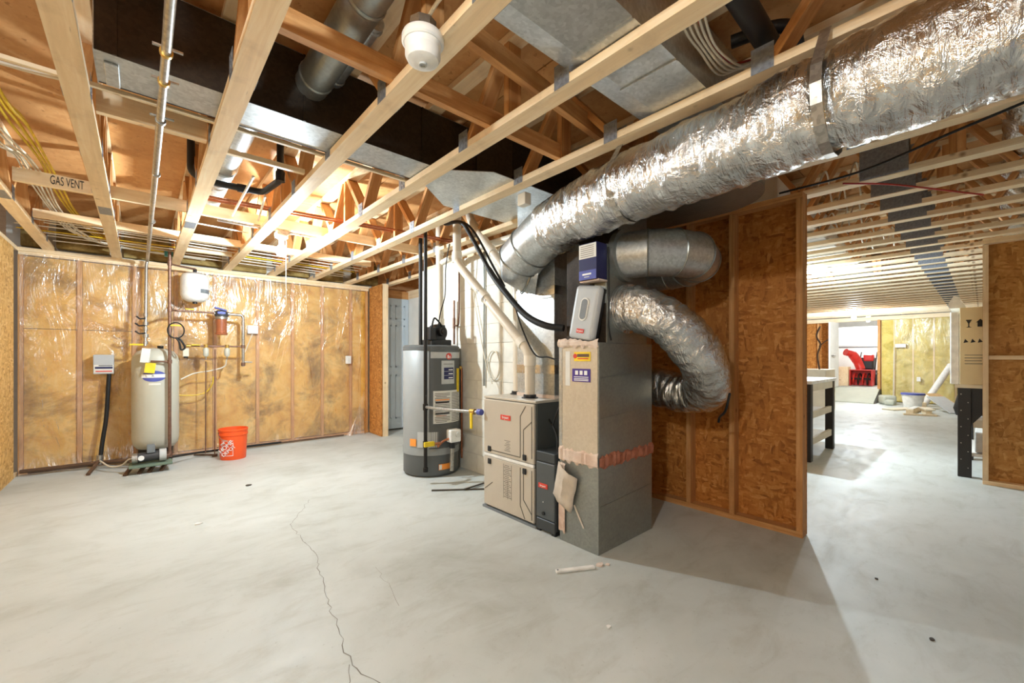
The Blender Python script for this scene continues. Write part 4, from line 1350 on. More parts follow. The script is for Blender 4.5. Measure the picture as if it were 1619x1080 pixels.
pr = thing('water_riser', 'dark copper riser pipe standing in front of the pressure tank', 'pipe', (.245, 6.2, .1))
MB().cyl((.245, 6.2, .12), (.245, 6.2, 2.46), .016, 14).build('riser', 'dark_copper', pr, smooth=True)
MB().tube(rounded([(.245, 6.2, 2.33), (.30, 6.35, 2.34), (.50, 6.47, 2.34)], .04), .011, 10).build('tank_arm', 'dark_copper', pr, smooth=True)
MB().tube(rounded([(.245, 6.2, 1.80), (.30, 6.42, 1.81), (.70, 6.44, 1.81)], .04), .012, 10).build('filter_arm', 'dark_copper', pr, smooth=True)
for (z, h_) in ((.14, .07), (1.56, .05), (1.80, .05), (2.33, .05), (1.20, .04)):
    MB().cyl((.245, 6.2, z - h_ / 2), (.245, 6.2, z + h_ / 2), .023, 14).build('fitting', 'dark_copper', pr, smooth=True)
MB().tube(rounded([(.245, 6.2, 1.20), (.20, 6.2, 1.20), (.08, 6.22, 1.205)], .03), .011, 10).build('tank_tee', 'dark_copper', pr, smooth=True)
MB().tube(rounded([(.245, 6.2, .16), (.23, 6.12, .13), (.16, 6.02, .16)], .03), .02, 10).build('pump_tail', 'dark_copper', pr, smooth=True)
MB().box(.245, .36, 6.175, 6.19, 1.61, 1.625).build('yellow_lever', 'yellow', pr, bevel=.003)
MB().box(.40, .49, 6.405, 6.42, 1.83, 1.843).build('yellow_lever', 'yellow', pr, bevel=.003)

et = thing('expansion_tank', 'small white expansion tank hung under the ceiling pipe', 'tank', (.50, 6.50, 1.92))
MB().lathe([(.0, 1.935), (.08, 1.94), (.128, 1.97), (.145, 2.02), (.145, 2.22), (.128, 2.27), (.08, 2.295), (.0, 2.30)], (.50, 6.50, 0), 36).build('shell', 'white_enamel', et, smooth=True)
MB().cyl((.50, 6.50, 2.295), (.50, 6.50, 2.345), .02, 14).build('neck', 'black_iron', et, smooth=True)
MB().cyl((.50, 6.50, 1.915), (.50, 6.50, 1.94), .025, 14).build('air_valve', 'black_plastic', et, smooth=True)
MB().arcpatch((.50, 6.50), .146, -72, -22, 2.04, 2.09, .002, 10).build('rating_label', 'grey_dark', et, smooth=True)

wf_ = thing('water_filter', 'whole house water filter with brown bowl and dark blue head', 'filter', (.765, 6.44, 1.52))
MB().lathe([(.0, 1.53), (.062, 1.535), (.066, 1.55), (.066, 1.56), (.058, 1.565), (.060, 1.745), (.0, 1.745)], (.765, 6.44, 0), 28).build('bowl', 'amber_plastic', wf_, smooth=True)
MB().cyl((.765, 6.44, 1.735), (.765, 6.44, 1.765), .068, 28).build('lock_ring', 'steel', wf_, smooth=True)
MB().lathe([(.0, 1.765), (.07, 1.765), (.075, 1.79), (.07, 1.83), (.045, 1.845), (.0, 1.85)], (.765, 6.44, 0), 28).build('head', 'dark_trim', wf_, smooth=True)
MB().box(.715, .80, 6.36, 6.372, 1.795, 1.825).build('head_label', 'blue_light', wf_, bevel=.004)
MB().mbox(Matrix.Translation((.755, 6.43, 1.862)) @ Matrix.Rotation(.25, 4, 'Y'), .13, .05, .022).build('valve_handle', 'blue_light', wf_, bevel=.008)
MB().cyl((.69, 6.44, 1.805), (.85, 6.44, 1.805), .024, 14).build('ports', 'steel', wf_, smooth=True)
dp = thing('water_pipe', 'grey pipe bending down from the water filter along the film-covered wall', 'pipe', (1.0, 6.44, 1.1))
MB().tube(rounded([(.85, 6.44, 1.805), (.985, 6.44, 1.80), (1.0, 6.44, 1.77), (1.0, 6.44, 1.13)], .05), .017, 14).build('pipe', 'steel', dp, smooth=True)
MB().cyl((1.0, 6.44, 1.14), (1.0, 6.44, 1.18), .025, 14).build('end_fitting', 'dark_copper', dp, smooth=True)
MB().cyl((1.0, 6.44, 1.19), (1.10, 6.44, 1.185), .010, 10).build('spigot', 'steel', dp, smooth=True)
MB().cyl((1.0, 6.44, 1.37), (1.0, 6.44, 1.41), .025, 14).build('tee', 'dark_copper', dp, smooth=True)
mf = thing('manifold_pipe', 'horizontal copper manifold with two hanging regulators and a yellow lever', 'pipe', (.7, 6.44, 1.3))
MB().cyl((.40, 6.44, 1.39), (1.0, 6.44, 1.39), .011, 12).build('pipe', 'dark_copper', mf, smooth=True)
for x in (.605, .825):
    MB().lathe([(.0, 1.255), (.018, 1.26), (.03, 1.28), (.032, 1.345), (.022, 1.365), (.018, 1.40), (.0, 1.40)], (x, 6.44, 0), 18).build('regulator', 'tank_grey', mf, smooth=True)
    MB().cyl((x, 6.44, 1.37), (x, 6.44, 1.41), .024, 14).build('brass_nut', 'brass', mf, smooth=True)
    MB().cyl((x, 6.44, 1.22), (x, 6.44, 1.26), .008, 8).build('outlet_stub', 'steel', mf, smooth=True)
MB().box(.46, .545, 6.40, 6.412, 1.395, 1.408).build('yellow_lever', 'yellow', mf, bevel=.003)
MB().cyl((.41, 6.44, 1.39), (.46, 6.44, 1.39), .02, 12).build('ball_valve', 'brass', mf, smooth=True)
ps = thing('pressure_switch', 'small cream pressure switch box beside the pressure tank', 'switch', (.40, 6.42, 1.25))
MB().box(.375, .435, 6.40, 6.45, 1.26, 1.36).build('cover', 'pvc', ps, bevel=.006)
MB().cyl((.405, 6.425, 1.24), (.405, 6.425, 1.262), .022, 12).build('base', 'black_iron', ps, smooth=True)
tag(MB().tube([(.30 + .075 * math.cos(a), 6.17, 1.56 + .09 * math.sin(a)) for a in [2 * PI * k / 24 for k in range(25)]], .007, 8).tube(smooth_path([(.32, 6.17, 1.48), (.36, 6.16, 1.42), (.38, 6.17, 1.36), (.345, 6.17, 1.34), (.33, 6.16, 1.42), (.30, 6.17, 1.48)], 6), .010, 8).build('looped_hose', 'black_rubber'), 'black looped hose hung on the riser above the pressure tank', 'hose')
tag(MB().tube(smooth_path([(.82, 6.44, 1.22), (.80, 6.5, 1.13), (.66, 6.52, 1.08), (.5, 6.55, 1.05), (.36, 6.5, .98)], 8), .008, 8).build('drain_tubing', 'wire_white'), 'pale tubing drooping from the manifold behind the pressure tank', 'tubing')
tag(MB().tube(smooth_path([(.33, 6.62, .78), (.5, 6.63, .77), (.62, 6.64, .80), (.69, 6.64, .9), (.70, 6.62, 1.0)], 8), .007, 8).build('drain_tubing', 'wire_yellow'), 'yellowish tubing sweeping along the film behind the pressure tank', 'tubing')
for (x, z0, z1, lab) in ((.695, .02, 1.35, 'slender metal rod leaning against the wall next to the orange bucket'), (.60, .05, 1.2, 'thin copper tube hanging from the manifold regulator to the floor')):
    tag(MB().cyl((x, 6.44, z0), (x + .004, 6.45, z1), .006, 8).build('metal_rod', 'dark_copper'), lab, 'rod')
tag(MB().cyl((.695, 6.43, .0), (.695, 6.43, .03), .03, 12).cyl((.50, 6.60, .02), (.695, 6.43, .02), .012, 8).build('rod_foot', 'brown_pipe'), 'rusty floor bracket at the foot of the slender rod', 'bracket')

# long galvanized pipe under the trusses
lp = thing('water_main', 'long galvanized pipe clipped under the trusses, turning down to the pressure tank', 'pipe', (.07, 3, 1.4))
MB().tube(rounded([(.075, -4.2, 2.385), (.07, 2.0, 2.385), (.055, 6.50, 2.385), (.045, 6.50, 2.33), (.035, 6.42, 1.38)], .06), .0155, 16).build('pipe', 'steel', lp, smooth=True)
for y in (2.02, 2.24, 2.62, 3.4, 4.6):
    MB().cyl((.07, y - .008, 2.385), (.07, y + .008, 2.385), .021, 16).build('collar', 'brass' if y < 2.5 else 'steel', lp, smooth=True)
for y in (2.02, 2.26, 2.62):
    MB().box(.03, .12, y - .006, y + .006, 2.40, 2.406).build('clip', 'steel', lp)
for z, r in ((1.74, .022), (1.64, .026), (1.58, .022), (1.50, .028), (1.42, .022)):
    MB().cyl((.038, 6.43, z - .02), (.038, 6.43, z + .02), r, 14).build('fitting', 'steel', lp, smooth=True)
for z, dx in ((1.70, -.08), (1.62, -.09), (1.53, -.09)):
    MB().tube([(.038, 6.42, z), (dx * .6 + .038, 6.41, z - .01), (dx + .038, 6.41, z + .02)], .009, 8).build('valve_handle', 'black_iron', lp, smooth=True)
MB().box(-.10, .02, 6.40, 6.415, 1.385, 1.405).build('yellow_lever', 'yellow', lp, bevel=.003)
tag(MB().box(.205, .285, 6.36, 6.42, 2.44, 2.50).cyl((.245, 6.2, 2.44), (.245, 6.36, 2.46), .02, 10).build('pipe_clamp', 'teal'), 'teal green pipe clamp where the copper riser meets the trusses', 'clamp')

cb = thing('pump_controller', 'grey pump control box with red and blue label on the film-covered wall', 'control box', (-.315, 6.70, 1.05))
MB().box(-.405, -.235, 6.645, 6.755, 1.06, 1.28).build('case', 'grey_plastic', cb, bevel=.006)
MB().box(-.40, -.24, 6.642, 6.647, 1.075, 1.165).build('label', 'label_paper', cb)
MB().box(-.39, -.245, 6.640, 6.643, 1.12, 1.142).build('label_blue', 'blue', cb)
MB().box(-.36, -.245, 6.640, 6.643, 1.150, 1.162).build('label_dark', 'grey_dark', cb)
MB().box(-.385, -.25, 6.640, 6.643, 1.085, 1.097).build('label_red', 'logo_red', cb)
tag(MB().tube(smooth_path([(-.275, 6.68, 1.065), (-.285, 6.67, .85), (-.30, 6.66, .55), (-.33, 6.64, .28), (-.345, 6.62, .10)], 8), .02, 14).build('black_conduit', 'black_rubber'), 'thick black flexible conduit dropping from the pump control box', 'conduit')

pm = thing('booster_pump', 'small dark pump with silver motor end on a green pan', 'pump', (.09, 6.03, .0))
MB().box(-.10, .26, 5.93, 6.15, .075, .10).build('base_pan', 'green_pan', pm, bevel=.006)
MB().cyl((-.03, 6.03, .165), (.15, 6.03, .175), .052, 24).build('motor', 'dark_trim', pm, smooth=True)
MB().cyl((-.075, 6.03, .165), (-.03, 6.03, .165), .054, 24).build('motor_end', 'steel', pm, smooth=True)
MB().cyl((.15, 6.03, .175), (.21, 6.03, .175), .066, 24).build('pump_head', 'label_grey', pm, smooth=True)
MB().box(.045, .115, 5.98, 6.06, .215, .30).build('terminal_box', 'grey_dark', pm, bevel=.006)
MB().cyl((.0, 5.985, .17), (.0, 5.97, .17), .026, 18).build('gauge', 'white_print', pm, smooth=True)
for x in (-.07, .04, .12, .22):
    MB().beam((x, 6.10, .08), (x - .06, 5.98, .005), .028, .03).build('foot', 'brown_pipe', pm)
tag(MB().tube(smooth_path([(-.03, 6.05, .17), (-.10, 6.1, .15), (-.16, 6.2, .08), (-.25, 6.3, .06), (-.34, 6.5, .10)], 8), .008, 8).build('pump_cable', 'wire_white'), 'pale cable looping from the booster pump along the floor', 'wire')
fp = thing('floor_pipe', 'rusty pipe with tee and short leg lying at the foot of the film-covered wall', 'pipe', (-.3, 6.5, .03))
MB().tube(rounded([(-.95, 6.70, .05), (-.345, 6.58, .07), (-.05, 6.35, .09), (.22, 6.10, .12)], .05), .02, 10).build('pipe', 'brown_pipe', fp, smooth=True)
MB().cyl((-.345, 6.60, .10), (-.42, 6.27, .012), .018, 10).build('leg', 'brown_pipe', fp, smooth=True)
MB().cyl((-.35, 6.57, .05), (-.345, 6.58, .15), .03, 12).build('tee', 'steel', fp, smooth=True)
MB().tube(smooth_path([(.25, 6.2, .10), (.5, 6.45, .07), (.95, 6.62, .045), (1.5, 6.68, .035)], 6), .012, 8).build('tail_hose', 'black_rubber', fp, smooth=True)
tag(MB().tube(smooth_path([(-.9, 6.73, .02), (0, 6.70, .025), (1, 6.715, .02), (2.4, 6.72, .02)], 8), .011, 8).build('floor_cable', 'brown_pipe'), 'brown cable lying along the bottom of the film-covered wall', 'cable')

bk = thing('bucket', 'bright orange plastic bucket with white store lettering', 'bucket', (.855, 6.18, 0))
BC = (.855, 6.18)
MB().lathe([(.0, .004), (.132, .0), (.136, .01), (.149, .29), (.156, .295), (.156, .318), (.150, .322), (.152, .345), (.158, .35), (.158, .37), (.151, .372), (.144, .33), (.128, .02), (.0, .02)], (BC[0], BC[1], 0), 40).build('pail', 'orange', bk, smooth=True)
bkA = -148
fr_ = MB()
for (a0, a1, z0, z1) in ((bkA - 2, bkA + 50, .055, .06), (bkA - 2, bkA + 50, .235, .24), (bkA - 2, bkA - .5, .055, .24), (bkA + 48.5, bkA + 50, .055, .24)):
    r0 = .136 + (.149 - .136) * (z0 + z1) / 2 / .29 + .0005
    p = MB().arcpatch(BC, r0 + .001, a0, a1, z0, z1, .0012, 12)
    p.build('print_border', 'white_print', bk, smooth=True)
def bucket_text(word, a_mid, z_mid, size):
    a = math.radians(a_mid)
    nrm = Vector((math.cos(a), math.sin(a), -.045)).normalized()
    x = Vector((-math.sin(a), math.cos(a), 0))
    y = nrm.cross(x)
    ca, sa = math.cos(.72), math.sin(.72)
    xr, yr = x * ca + y * sa, y * ca - x * sa
    r = .136 + .013 * z_mid / .29 + .006
    text('print_lettering', word, 'white_print', (BC[0] + r * math.cos(a), BC[1] + r * math.sin(a), z_mid), tuple(xr), tuple(yr), size, bk, .003)
bucket_text('THE', bkA + 6, .20, .038)
bucket_text('HOME', bkA + 21, .168, .07)
bucket_text('DEPOT', bkA + 32, .118, .056)
MB().tube(smooth_path([(.70, 6.18, .33), (.715, 6.06, .27), (.79, 6.015, .24)], 5), .004, 6).build('wire_handle', 'steel', bk, smooth=True)

def wall_box(label, x, z, w_, h_):
    t = thing('outlet_box', label, 'outlet', (x, WB - .03, z - h_ / 2))
    MB().box(x - w_ / 2, x + w_ / 2, WB - .055, WB - .004, z - h_ / 2, z + h_ / 2).build('plate', 'white_enamel', t, bevel=.006)
    MB().box(x - w_ * .2, x + w_ * .2, WB - .058, WB - .054, z - h_ * .25, z + h_ * .25).build('face', 'label_paper', t, bevel=.003)
wall_box('square white junction plate on the film right of the water filter', 1.16, 1.635, .125, .115)
wall_box('small white outlet low on the film near the wall corner', 2.48, 1.21, .075, .125)
tag(MB().tube([(1.16, WB - .02, 1.58), (1.08, WB - .02, 1.35), (1.04, WB - .02, 1.26)], .006, 6).build('wall_cable', 'wire_white'), 'white cable running down slantwise from the square junction plate', 'wire')

# ================================================================== CEILING LINES
bp = thing('drain_pipe', 'black drain pipe stepping between the trusses beyond the dark duct', 'pipe', (.5, 3.7, 2.5))
MB().tube(rounded([(.265, 3.74, 2.80), (.265, 3.74, 2.56), (.40, 3.80, 2.55), (.72, 3.77, 2.55), (.77, 3.45, 2.56), (.77, 3.45, 2.82)], .05), .024, 14).build('pipe', 'black_plastic', bp, smooth=True)
MB().cyl((.77, 3.45, 2.55), (.77, 3.45, 2.62), .032, 14).build('elbow_hub', 'black_plastic', bp, smooth=True)
MB().cyl((.55, 3.79, 2.55), (.62, 3.78, 2.55), .031, 14).build('coupling', 'black_plastic', bp, smooth=True)
for k, (dy, z, lab) in enumerate(((0, 2.53, 'copper water line crossing the trusses, front one of a pair'), (.07, 2.53, 'copper water line crossing the trusses, rear one of a pair'))):
    tag(MB().tube([(.40, 4.10 + dy, z), (1.5, 3.96 + dy, z), (2.6, 3.86 + dy, z)], .011, 10).build('copper_line', 'copper'), lab, 'pipe', 'pair of copper lines')
for (p, q, lab) in (((.58, 3.35, 2.50), (.60, 4.39, 2.50), 'thin pale rod along the truss bay over the drain pipe'), ((.72, 3.70, 2.50), (.80, 4.39, 2.50), 'thin pale rod along the truss bay beside the lit bulb')):
    tag(MB().cyl(p, q, .009, 8).build('pale_rod', 'wire_white'), lab, 'rod')
tag(MB().cyl((.372, 6.05, 2.49), (.818, 6.0, 2.49), .03, 14).build('cardboard_tube', 'lumber_pale'), 'pale round tube wedged between trusses above the expansion tank', 'tube')
tag(MB().tube([(.36, 4.9, 2.51), (.80, 4.9, 2.50)], .006, 6).build('tie_wire', 'wire_white'), 'thin white wire tied across the bay near the lit bulb', 'wire')
rnd = random.Random(11)
yel = [(-.56, 2.6, 2.60), (-.536, 3.312, 2.56), (-.522, 3.654, 2.58), (-.512, 4.40, 2.635), (-.508, 4.955, 2.63), (-.467, 5.757, 2.61), (-.287, 6.50, 2.56), (.2, 6.60, 2.53)]
def bundle(path, offs, spread):
    """strands side by side across the run of the bundle"""
    P = [Vector(p) for p in path]
    side = []
    for i, p in enumerate(P):
        d = P[min(i + 1, len(P) - 1)] - P[max(i - 1, 0)]
        side.append(Vector((d.y, -d.x, 0)).normalized())
    return [[tuple(p + sd * (a * f) + Vector((0, 0, b * f))) for p, sd, f in zip(P, side, spread)] for (a, b) in offs]
for o in bundle(yel, [(0, 0), (.019, 0), (-.019, 0), (.0095, .021), (-.0095, .021)], [1.3, 1.0, 1.8, 1.0, 1.5, 1.0, 1.6, 1.2]):
    tag(MB().tube(smooth_path(o, 6), .0075, 8).build('yellow_cable', 'wire_yellow'), 'yellow cable in the loose bundle above the left side wall', 'cable', 'yellow cables in the truss bay')
whi = [(-.66, 3.2, 2.50), (-.614, 3.793, 2.50), (-.590, 4.20, 2.575), (-.580, 4.679, 2.575), (-.574, 5.418, 2.565), (-.482, 5.95, 2.49), (-.224, 6.40, 2.485), (.6, 6.57, 2.485)]
for o in bundle(whi, [(0, 0), (.018, .004), (-.018, .003), (.036, -.001), (-.036, .005)], [1.0, 1.9, 1.0, 1.4, 1.0, 1.3, 1.0, 1.2]):
    tag(MB().tube(smooth_path(o, 6), .006, 8).build('white_cable', 'wire_white'), 'white cable looping beside the GAS VENT board', 'cable', 'white cables in the truss bay')
for k in range(7):
    y = 5.56 + .15 * k
    z = 2.475 + .004 * (k % 2)
    o = [(-.8 + rnd.uniform(-.1, .3), y + rnd.uniform(-.05, .05), z), (.1, y + rnd.uniform(-.05, .05), z + .012), (1.1, y + rnd.uniform(-.05, .05), z + .008), (2.3, y + rnd.uniform(-.05, .05), z)]
    tag(MB().tube(smooth_path(o, 6), .006, 6).build('ceiling_cable', 'wire_yellow' if k == 3 else 'wire_white'), ('yellow' if k == 3 else 'white') + ' cable strung across the trusses near the insulated wall', 'cable', 'cables strung near the insulated wall')
tag(MB().tube(smooth_path([(-.95, 2.75, 2.50), (-.44, 2.744, 2.49), (-.25, 2.70, 2.48)], 5), .009, 8).build('white_tube', 'wire_white'), 'pale thin tube crossing above the first trusses', 'tube')
tb = [(1.50, .72, 2.70), (1.60, .745, 2.56), (1.78, .765, 2.54), (1.98, .767, 2.55), (2.12, .75, 2.62), (2.3, .72, 2.72)]
for k, o in enumerate(bundle(tb, [(0, 0), (.013, 0), (-.013, 0), (.0065, .018), (-.0065, .018), (.026, 0), (-.026, 0)], [1.0, 1.5, 1.1, 1.6, 1.0, 1.2])):
    tag(MB().tube(smooth_path(o, 6), .005, 8).build('cable', 'wire_red' if k == 3 else 'wire_white'), ('red' if k == 3 else 'white') + ' cable in the bundle beside the galvanized duct above the foil duct', 'cable', 'cable bundle by the galvanized duct')
vp = thing('vent_stack', 'fat black plastic pipe slanting through the trusses above the foil duct', 'pipe', (1.9, .62, 2.6))
MB().cyl((1.3, .60, 2.60), (2.42, .625, 2.60), .045, 20).build('pipe', 'black_plastic', vp, smooth=True)
MB().tube(rounded([(2.06, .78, 2.72), (2.10, .62, 2.72), (2.14, .55, 2.70), (2.28, .56, 2.60)], .05), .028, 14).build('branch_elbow', 'black_plastic', vp, smooth=True)
tag(MB().box(2.04, 2.10, 2.16, 2.24, 2.345, 2.43).build('junction_box', 'pvc', None, bevel=.004), 'small cream box fixed under the truss beside the foil duct end', 'box')
for k in range(12):
    x0 = 3.7 + .42 * (k % 6)
    ly = .62 + .03 * ((k * 5) % 12)
    o = [(x0 + rnd.uniform(-.05, .05), ly + .006, 2.475), (x0 + .2, ly - .006, 2.57 + rnd.uniform(-.05, .1)), (x0 + .5, ly + .006, 2.475), (x0 + .9, ly - .004, 2.54)]
    tag(MB().tube(smooth_path(o, 5), .006, 6).build('loose_cable', 'wire_white'), 'white cable loop tangled in the trusses past the strand board partition', 'cable', 'tangled cables past the partition')
tag(MB().tube(smooth_path([(3.5, .62, 2.408), (3.75, .42, 2.41), (4.1, .22, 2.411), (4.5, .0, 2.411)], 6), .006, 6).build('red_wire', 'wire_red'), 'dark red wire stretched under the trusses beside the grey splice plates', 'wire')
tag(MB().tube(smooth_path([(3.35, .95, 2.40), (3.3, .5, 2.39), (3.1, .1, 2.40), (2.9, -.3, 2.405)], 6), .007, 6).build('black_wire', 'black_rubber'), 'black wire drooping along the underside of the foil duct', 'wire')
wd = thing('wrapped_duct', 'white wrapped duct tucked in the trusses of the long room', 'duct', (7, 1.5, 2.47))
MB().box(3.7, 9.4, 1.06, 1.7, 2.475, 2.72).build('wrap', 'white_paint', wd, bevel=.02)
for x in (4.9, 6.1, 7.3, 8.5):
    MB().box(x, x + .05, 1.055, 1.705, 2.47, 2.725).build('tape_band', 'label_paper', wd)

# ================================================================== LAMPS
def bulb_fixture(name, label, c):
    t = thing(name, label, 'lamp', (c[0], c[1], c[2] - .06))
    MB().lathe([(.0, -.105), (.022, -.100), (.042, -.082), (.05, -.055), (.042, -.022), (.024, .004), (.014, .035), (.0, .036)], c, 24).build('bulb', 'bulb_glow', t, smooth=True)
    MB().lathe([(.014, .03), (.022, .032), (.026, .06), (.055, .075), (.055, .09), (.0, .09)], c, 24).build('lampholder', 'porcelain', t, smooth=True)
    MB().box(c[0] - .05, c[0] + .05, c[1] - .05, c[1] + .05, c[2] + .09, c[2] + .125).build('ceiling_box', 'steel', t, bevel=.004)
    MB().beam((c[0] - .5, c[1], c[2] + .135), (c[0] + .5, c[1], c[2] + .135), .02, .02).build('hanger_bar', 'steel', t)
    return t
t = bulb_fixture('bare_bulb_lamp', 'lit bare bulb lampholder with pull cord in front of the insulated wall', MAIN_BULB)
MB().cyl((MAIN_BULB[0] + .04, MAIN_BULB[1], MAIN_BULB[2] + .06), (MAIN_BULB[0] + .04, MAIN_BULB[1], 1.75), .003, 6).build('pull_cord', 'wire_white', t)
bulb_fixture('bare_bulb_lamp', 'lit bare bulb near the garage doorway of the long room', FAR_BULB)
bulb_fixture('bare_bulb_lamp', 'lit bare bulb hidden behind the strand board partition', MID_BULB)
bulb_fixture('bare_bulb_lamp', 'added unseen fill bulb near the strand board side wall of the furnace room', FILL_BULB)
t = bulb_fixture('bare_bulb_lamp', 'lit bare bulb on the garage ceiling', (18.5, 2.6, 2.55))
lh = thing('porcelain_lampholder', 'unlit white lampholder with domed cover on the truss by the round duct', 'lamp', (.77, 1.36, 2.33))
LC = (.772, 1.362, 0)
MB().lathe([(.0, 2.425), (.072, 2.425), (.076, 2.415), (.076, 2.398), (.070, 2.392), (.066, 2.392), (.062, 2.372), (.0, 2.372)], LC, 36).build('base_flange', 'porcelain', lh, smooth=True)
MB().lathe([(.0, 2.372), (.064, 2.372), (.064, 2.350), (.056, 2.334), (.035, 2.326), (.0, 2.324)], LC, 36).build('cover', 'white_enamel', lh, smooth=True)
MB().lathe([(.0, 2.325), (.014, 2.325), (.014, 2.318), (.009, 2.318), (.009, 2.322), (.0, 2.322)], LC, 18).build('socket_contact', 'label_grey', lh, smooth=True)
MB().lathe([(.0, 2.425), (.05, 2.425), (.05, 2.475), (.0, 2.475)], LC, 8).build('octagon_box', 'steel', lh)
tag(MB().tube(smooth_path([(.775, 1.345, 2.47), (.780, 1.27, 2.50), (.795, 1.17, 2.515), (.808, 1.05, 2.53), (.808, .80, 2.54)], 6), .007, 8).build('lamp_cable', 'wire_white'), 'cream cable curving out of the lampholder box', 'wire')

# ================================================================== LONG ROOM AND GARAGE
wbn = thing('workbench', 'workbench with black legs, two shelves and white top behind the partition', 'workbench', (6.5, 1.7, 0))
MB().box(5.9, 7.15, 1.34, 2.05, .93, .97).build('top', 'white_enamel', wbn, bevel=.004)
MB().box(5.95, 7.10, 1.36, 1.40, .84, .93).build('apron', 'bench_wood', wbn)
for (x, y) in ((5.98, 1.40), (7.08, 1.40), (5.98, 1.98), (7.08, 1.98)):
    MB().box(x - .05, x + .05, y - .045, y + .045, 0, .93).build('leg', 'black_plastic', wbn, bevel=.008)
for z in (.22, .54):
    MB().box(5.95, 7.10, 1.40, 2.0, z, z + .02).build('shelf', 'white_enamel', wbn)
    MB().box(5.95, 7.10, 1.37, 1.405, z - .03, z + .05).build('shelf_rail', 'bench_wood', wbn)
wb2 = thing('workbench', 'workbench with ribbed black legs behind the right strand board wall', 'workbench', (7.0, -.3, 0))
MB().box(6.42, 7.7, -.9, .2, .93, .965).build('top', 'bench_wood', wb2)
for (x, y) in ((6.47, .13), (7.6, .13), (6.47, -.8), (7.6, -.8)):
    lg_ = MB().box(x - .05, x + .05, y - .05, y + .05, 0, .93).build('leg', 'black_plastic', wb2, bevel=.006)
    if x < 7 and y > 0:
        for k in range(10):
            MB().lathe([(.005, 0), (.005, -.004)], (x - .05, y + (.025 if k % 2 else -.025), .1 + .085 * k), 8, 'x').build('bolt', 'steel', lg_)
MB().prism([(.08, .93), (-.05, .93), (-.12, .80), (-.05, .74), (.08, .55)], 6.45, 6.49, 'x').build('gusset', 'black_plastic', wb2)
for z, mt in ((.22, 'white_enamel'), (.60, 'white_enamel')):
    MB().box(6.46, 7.6, -.85, .10, z, z + .03).build('shelf', mt, wb2)
MB().box(6.46, 6.50, -.75, .07, .52, .60).build('shelf_rail', 'bench_wood', wb2)
cbx = thing('carton', 'tall cardboard carton with printed handling symbols on the ribbed-leg workbench', 'box', (6.8, -.2, .965))
MB().box(6.43, 7.1, -.55, .165, .966, 1.77).build('box', 'cardboard', cbx, bevel=.004)
MB().box(6.44, 7.0, .166, .235, .966, 1.73).build('foam_panel', 'white_enamel', cbx, bevel=.01)
MB().prism([(.12, 1.77), (.24, 1.77), (.25, 1.82), (.21, 1.90), (.17, 1.89), (.13, 1.80)], 6.46, 6.95, 'x').build('crumpled_bag', 'white_enamel', cbx, smooth=True)
for (y, z, kind) in ((.10, 1.60, 'glass'), (.02, 1.60, 'arrow'), (.12, 1.42, 'dot'), (.07, 1.42, 'dot'), (.02, 1.42, 'dot')):
    if kind == 'dot':
        m = MB().prism([(y - .018, z - .012), (y + .018, z - .02), (y + .006, z + .022)], 6.4275, 6.4295, 'x')
    elif kind == 'glass':
        m = MB().prism([(y - .022, z + .04), (y + .022, z + .04), (y + .004, z), (y + .004, z - .03), (y + .02, z - .04), (y - .02, z - .04), (y - .004, z - .03), (y - .004, z)], 6.4275, 6.4295, 'x')
    else:
        m = MB().prism([(y - .02, z - .035), (y - .02, z + .01), (y - .03, z + .01), (y, z + .045), (y + .03, z + .01), (y + .02, z + .01), (y + .02, z - .035)], 6.4275, 6.4295, 'x')
    m.build('printed_symbol', 'black_print', cbx)
for k, w_ in enumerate((.15, .17, .12, .16)):
    MB().box(6.4275, 6.4295, .13 - w_, .13, 1.27 - .03 * k, 1.277 - .03 * k).build('printed_line', 'grey_print', cbx)
tag(MB().box(6.6, 6.9, -.2, .05, .64, .84).build('storage_bin', 'black_plastic', None, bevel=.01), 'dark storage bin on the shelf of the ribbed-leg workbench', 'bin')
tag(MB().box(6.52, 6.98, -.25, .06, .255, .47).build('storage_bin', 'white_enamel', None, bevel=.01), 'white storage bin on the lower shelf of the ribbed-leg workbench', 'bin')

rmp = thing('ramp', 'grey-green painted ramp sloping up to the garage doorway', 'ramp', (15.2, 2.5, 0))
MB().prism([(14.65, .0), (15.655, .0), (15.655, .355), (15.62, .355), (14.65, .025)], 1.95, 3.06, 'y').build('slope', 'ramp_paint', rmp)
MB().prism([(14.7, 0), (15.655, 0), (15.655, .33), (15.55, .29)], 1.925, 1.951, 'y').build('side_board', 'dark_trim', rmp)
MB().box(15.65, 15.799, 2.008, 2.90, .315, .354).build('landing_board', 'ramp_paint', rmp)

def scrap(label, p, q, wd_, ht, mat, name='wood_offcut', up=(0, 0, 1)):
    tag(MB().beam(p, q, wd_, ht, up).build(name, mat, None, bevel=.002), label, 'offcut', 'offcuts heaped by the far insulated wall')
scrap('long pale board lying flat at the edge of the offcut heap', (13.2, 1.50, .016), (13.9, 1.15, .016), .25, .03, 'bench_wood')
scrap('thick cream block with cut end in the offcut heap', (12.7, 1.08, .045), (13.6, 1.02, .045), .12, .09, 'lumber_pale')
scrap('short stubby cream block in the offcut heap', (12.75, .78, .05), (13.15, .88, .05), .10, .10, 'lumber_pale')
scrap('flat cream board lying on top of the stubby block', (12.65, .75, .114), (13.2, .89, .114), .16, .03, 'bench_wood')
scrap('small upright cream offcut between the blocks', (13.36, .90, .0), (13.37, .89, .22), .07, .05, 'lumber_pale')
scrap('grey board propped against the offcut heap', (13.5, .35, .012), (14.0, .75, .32), .36, .02, 'label_grey')
scrap('narrow cream stick lying across the front of the offcut heap', (12.35, 1.15, .02), (12.55, .65, .02), .05, .04, 'lumber_pale')
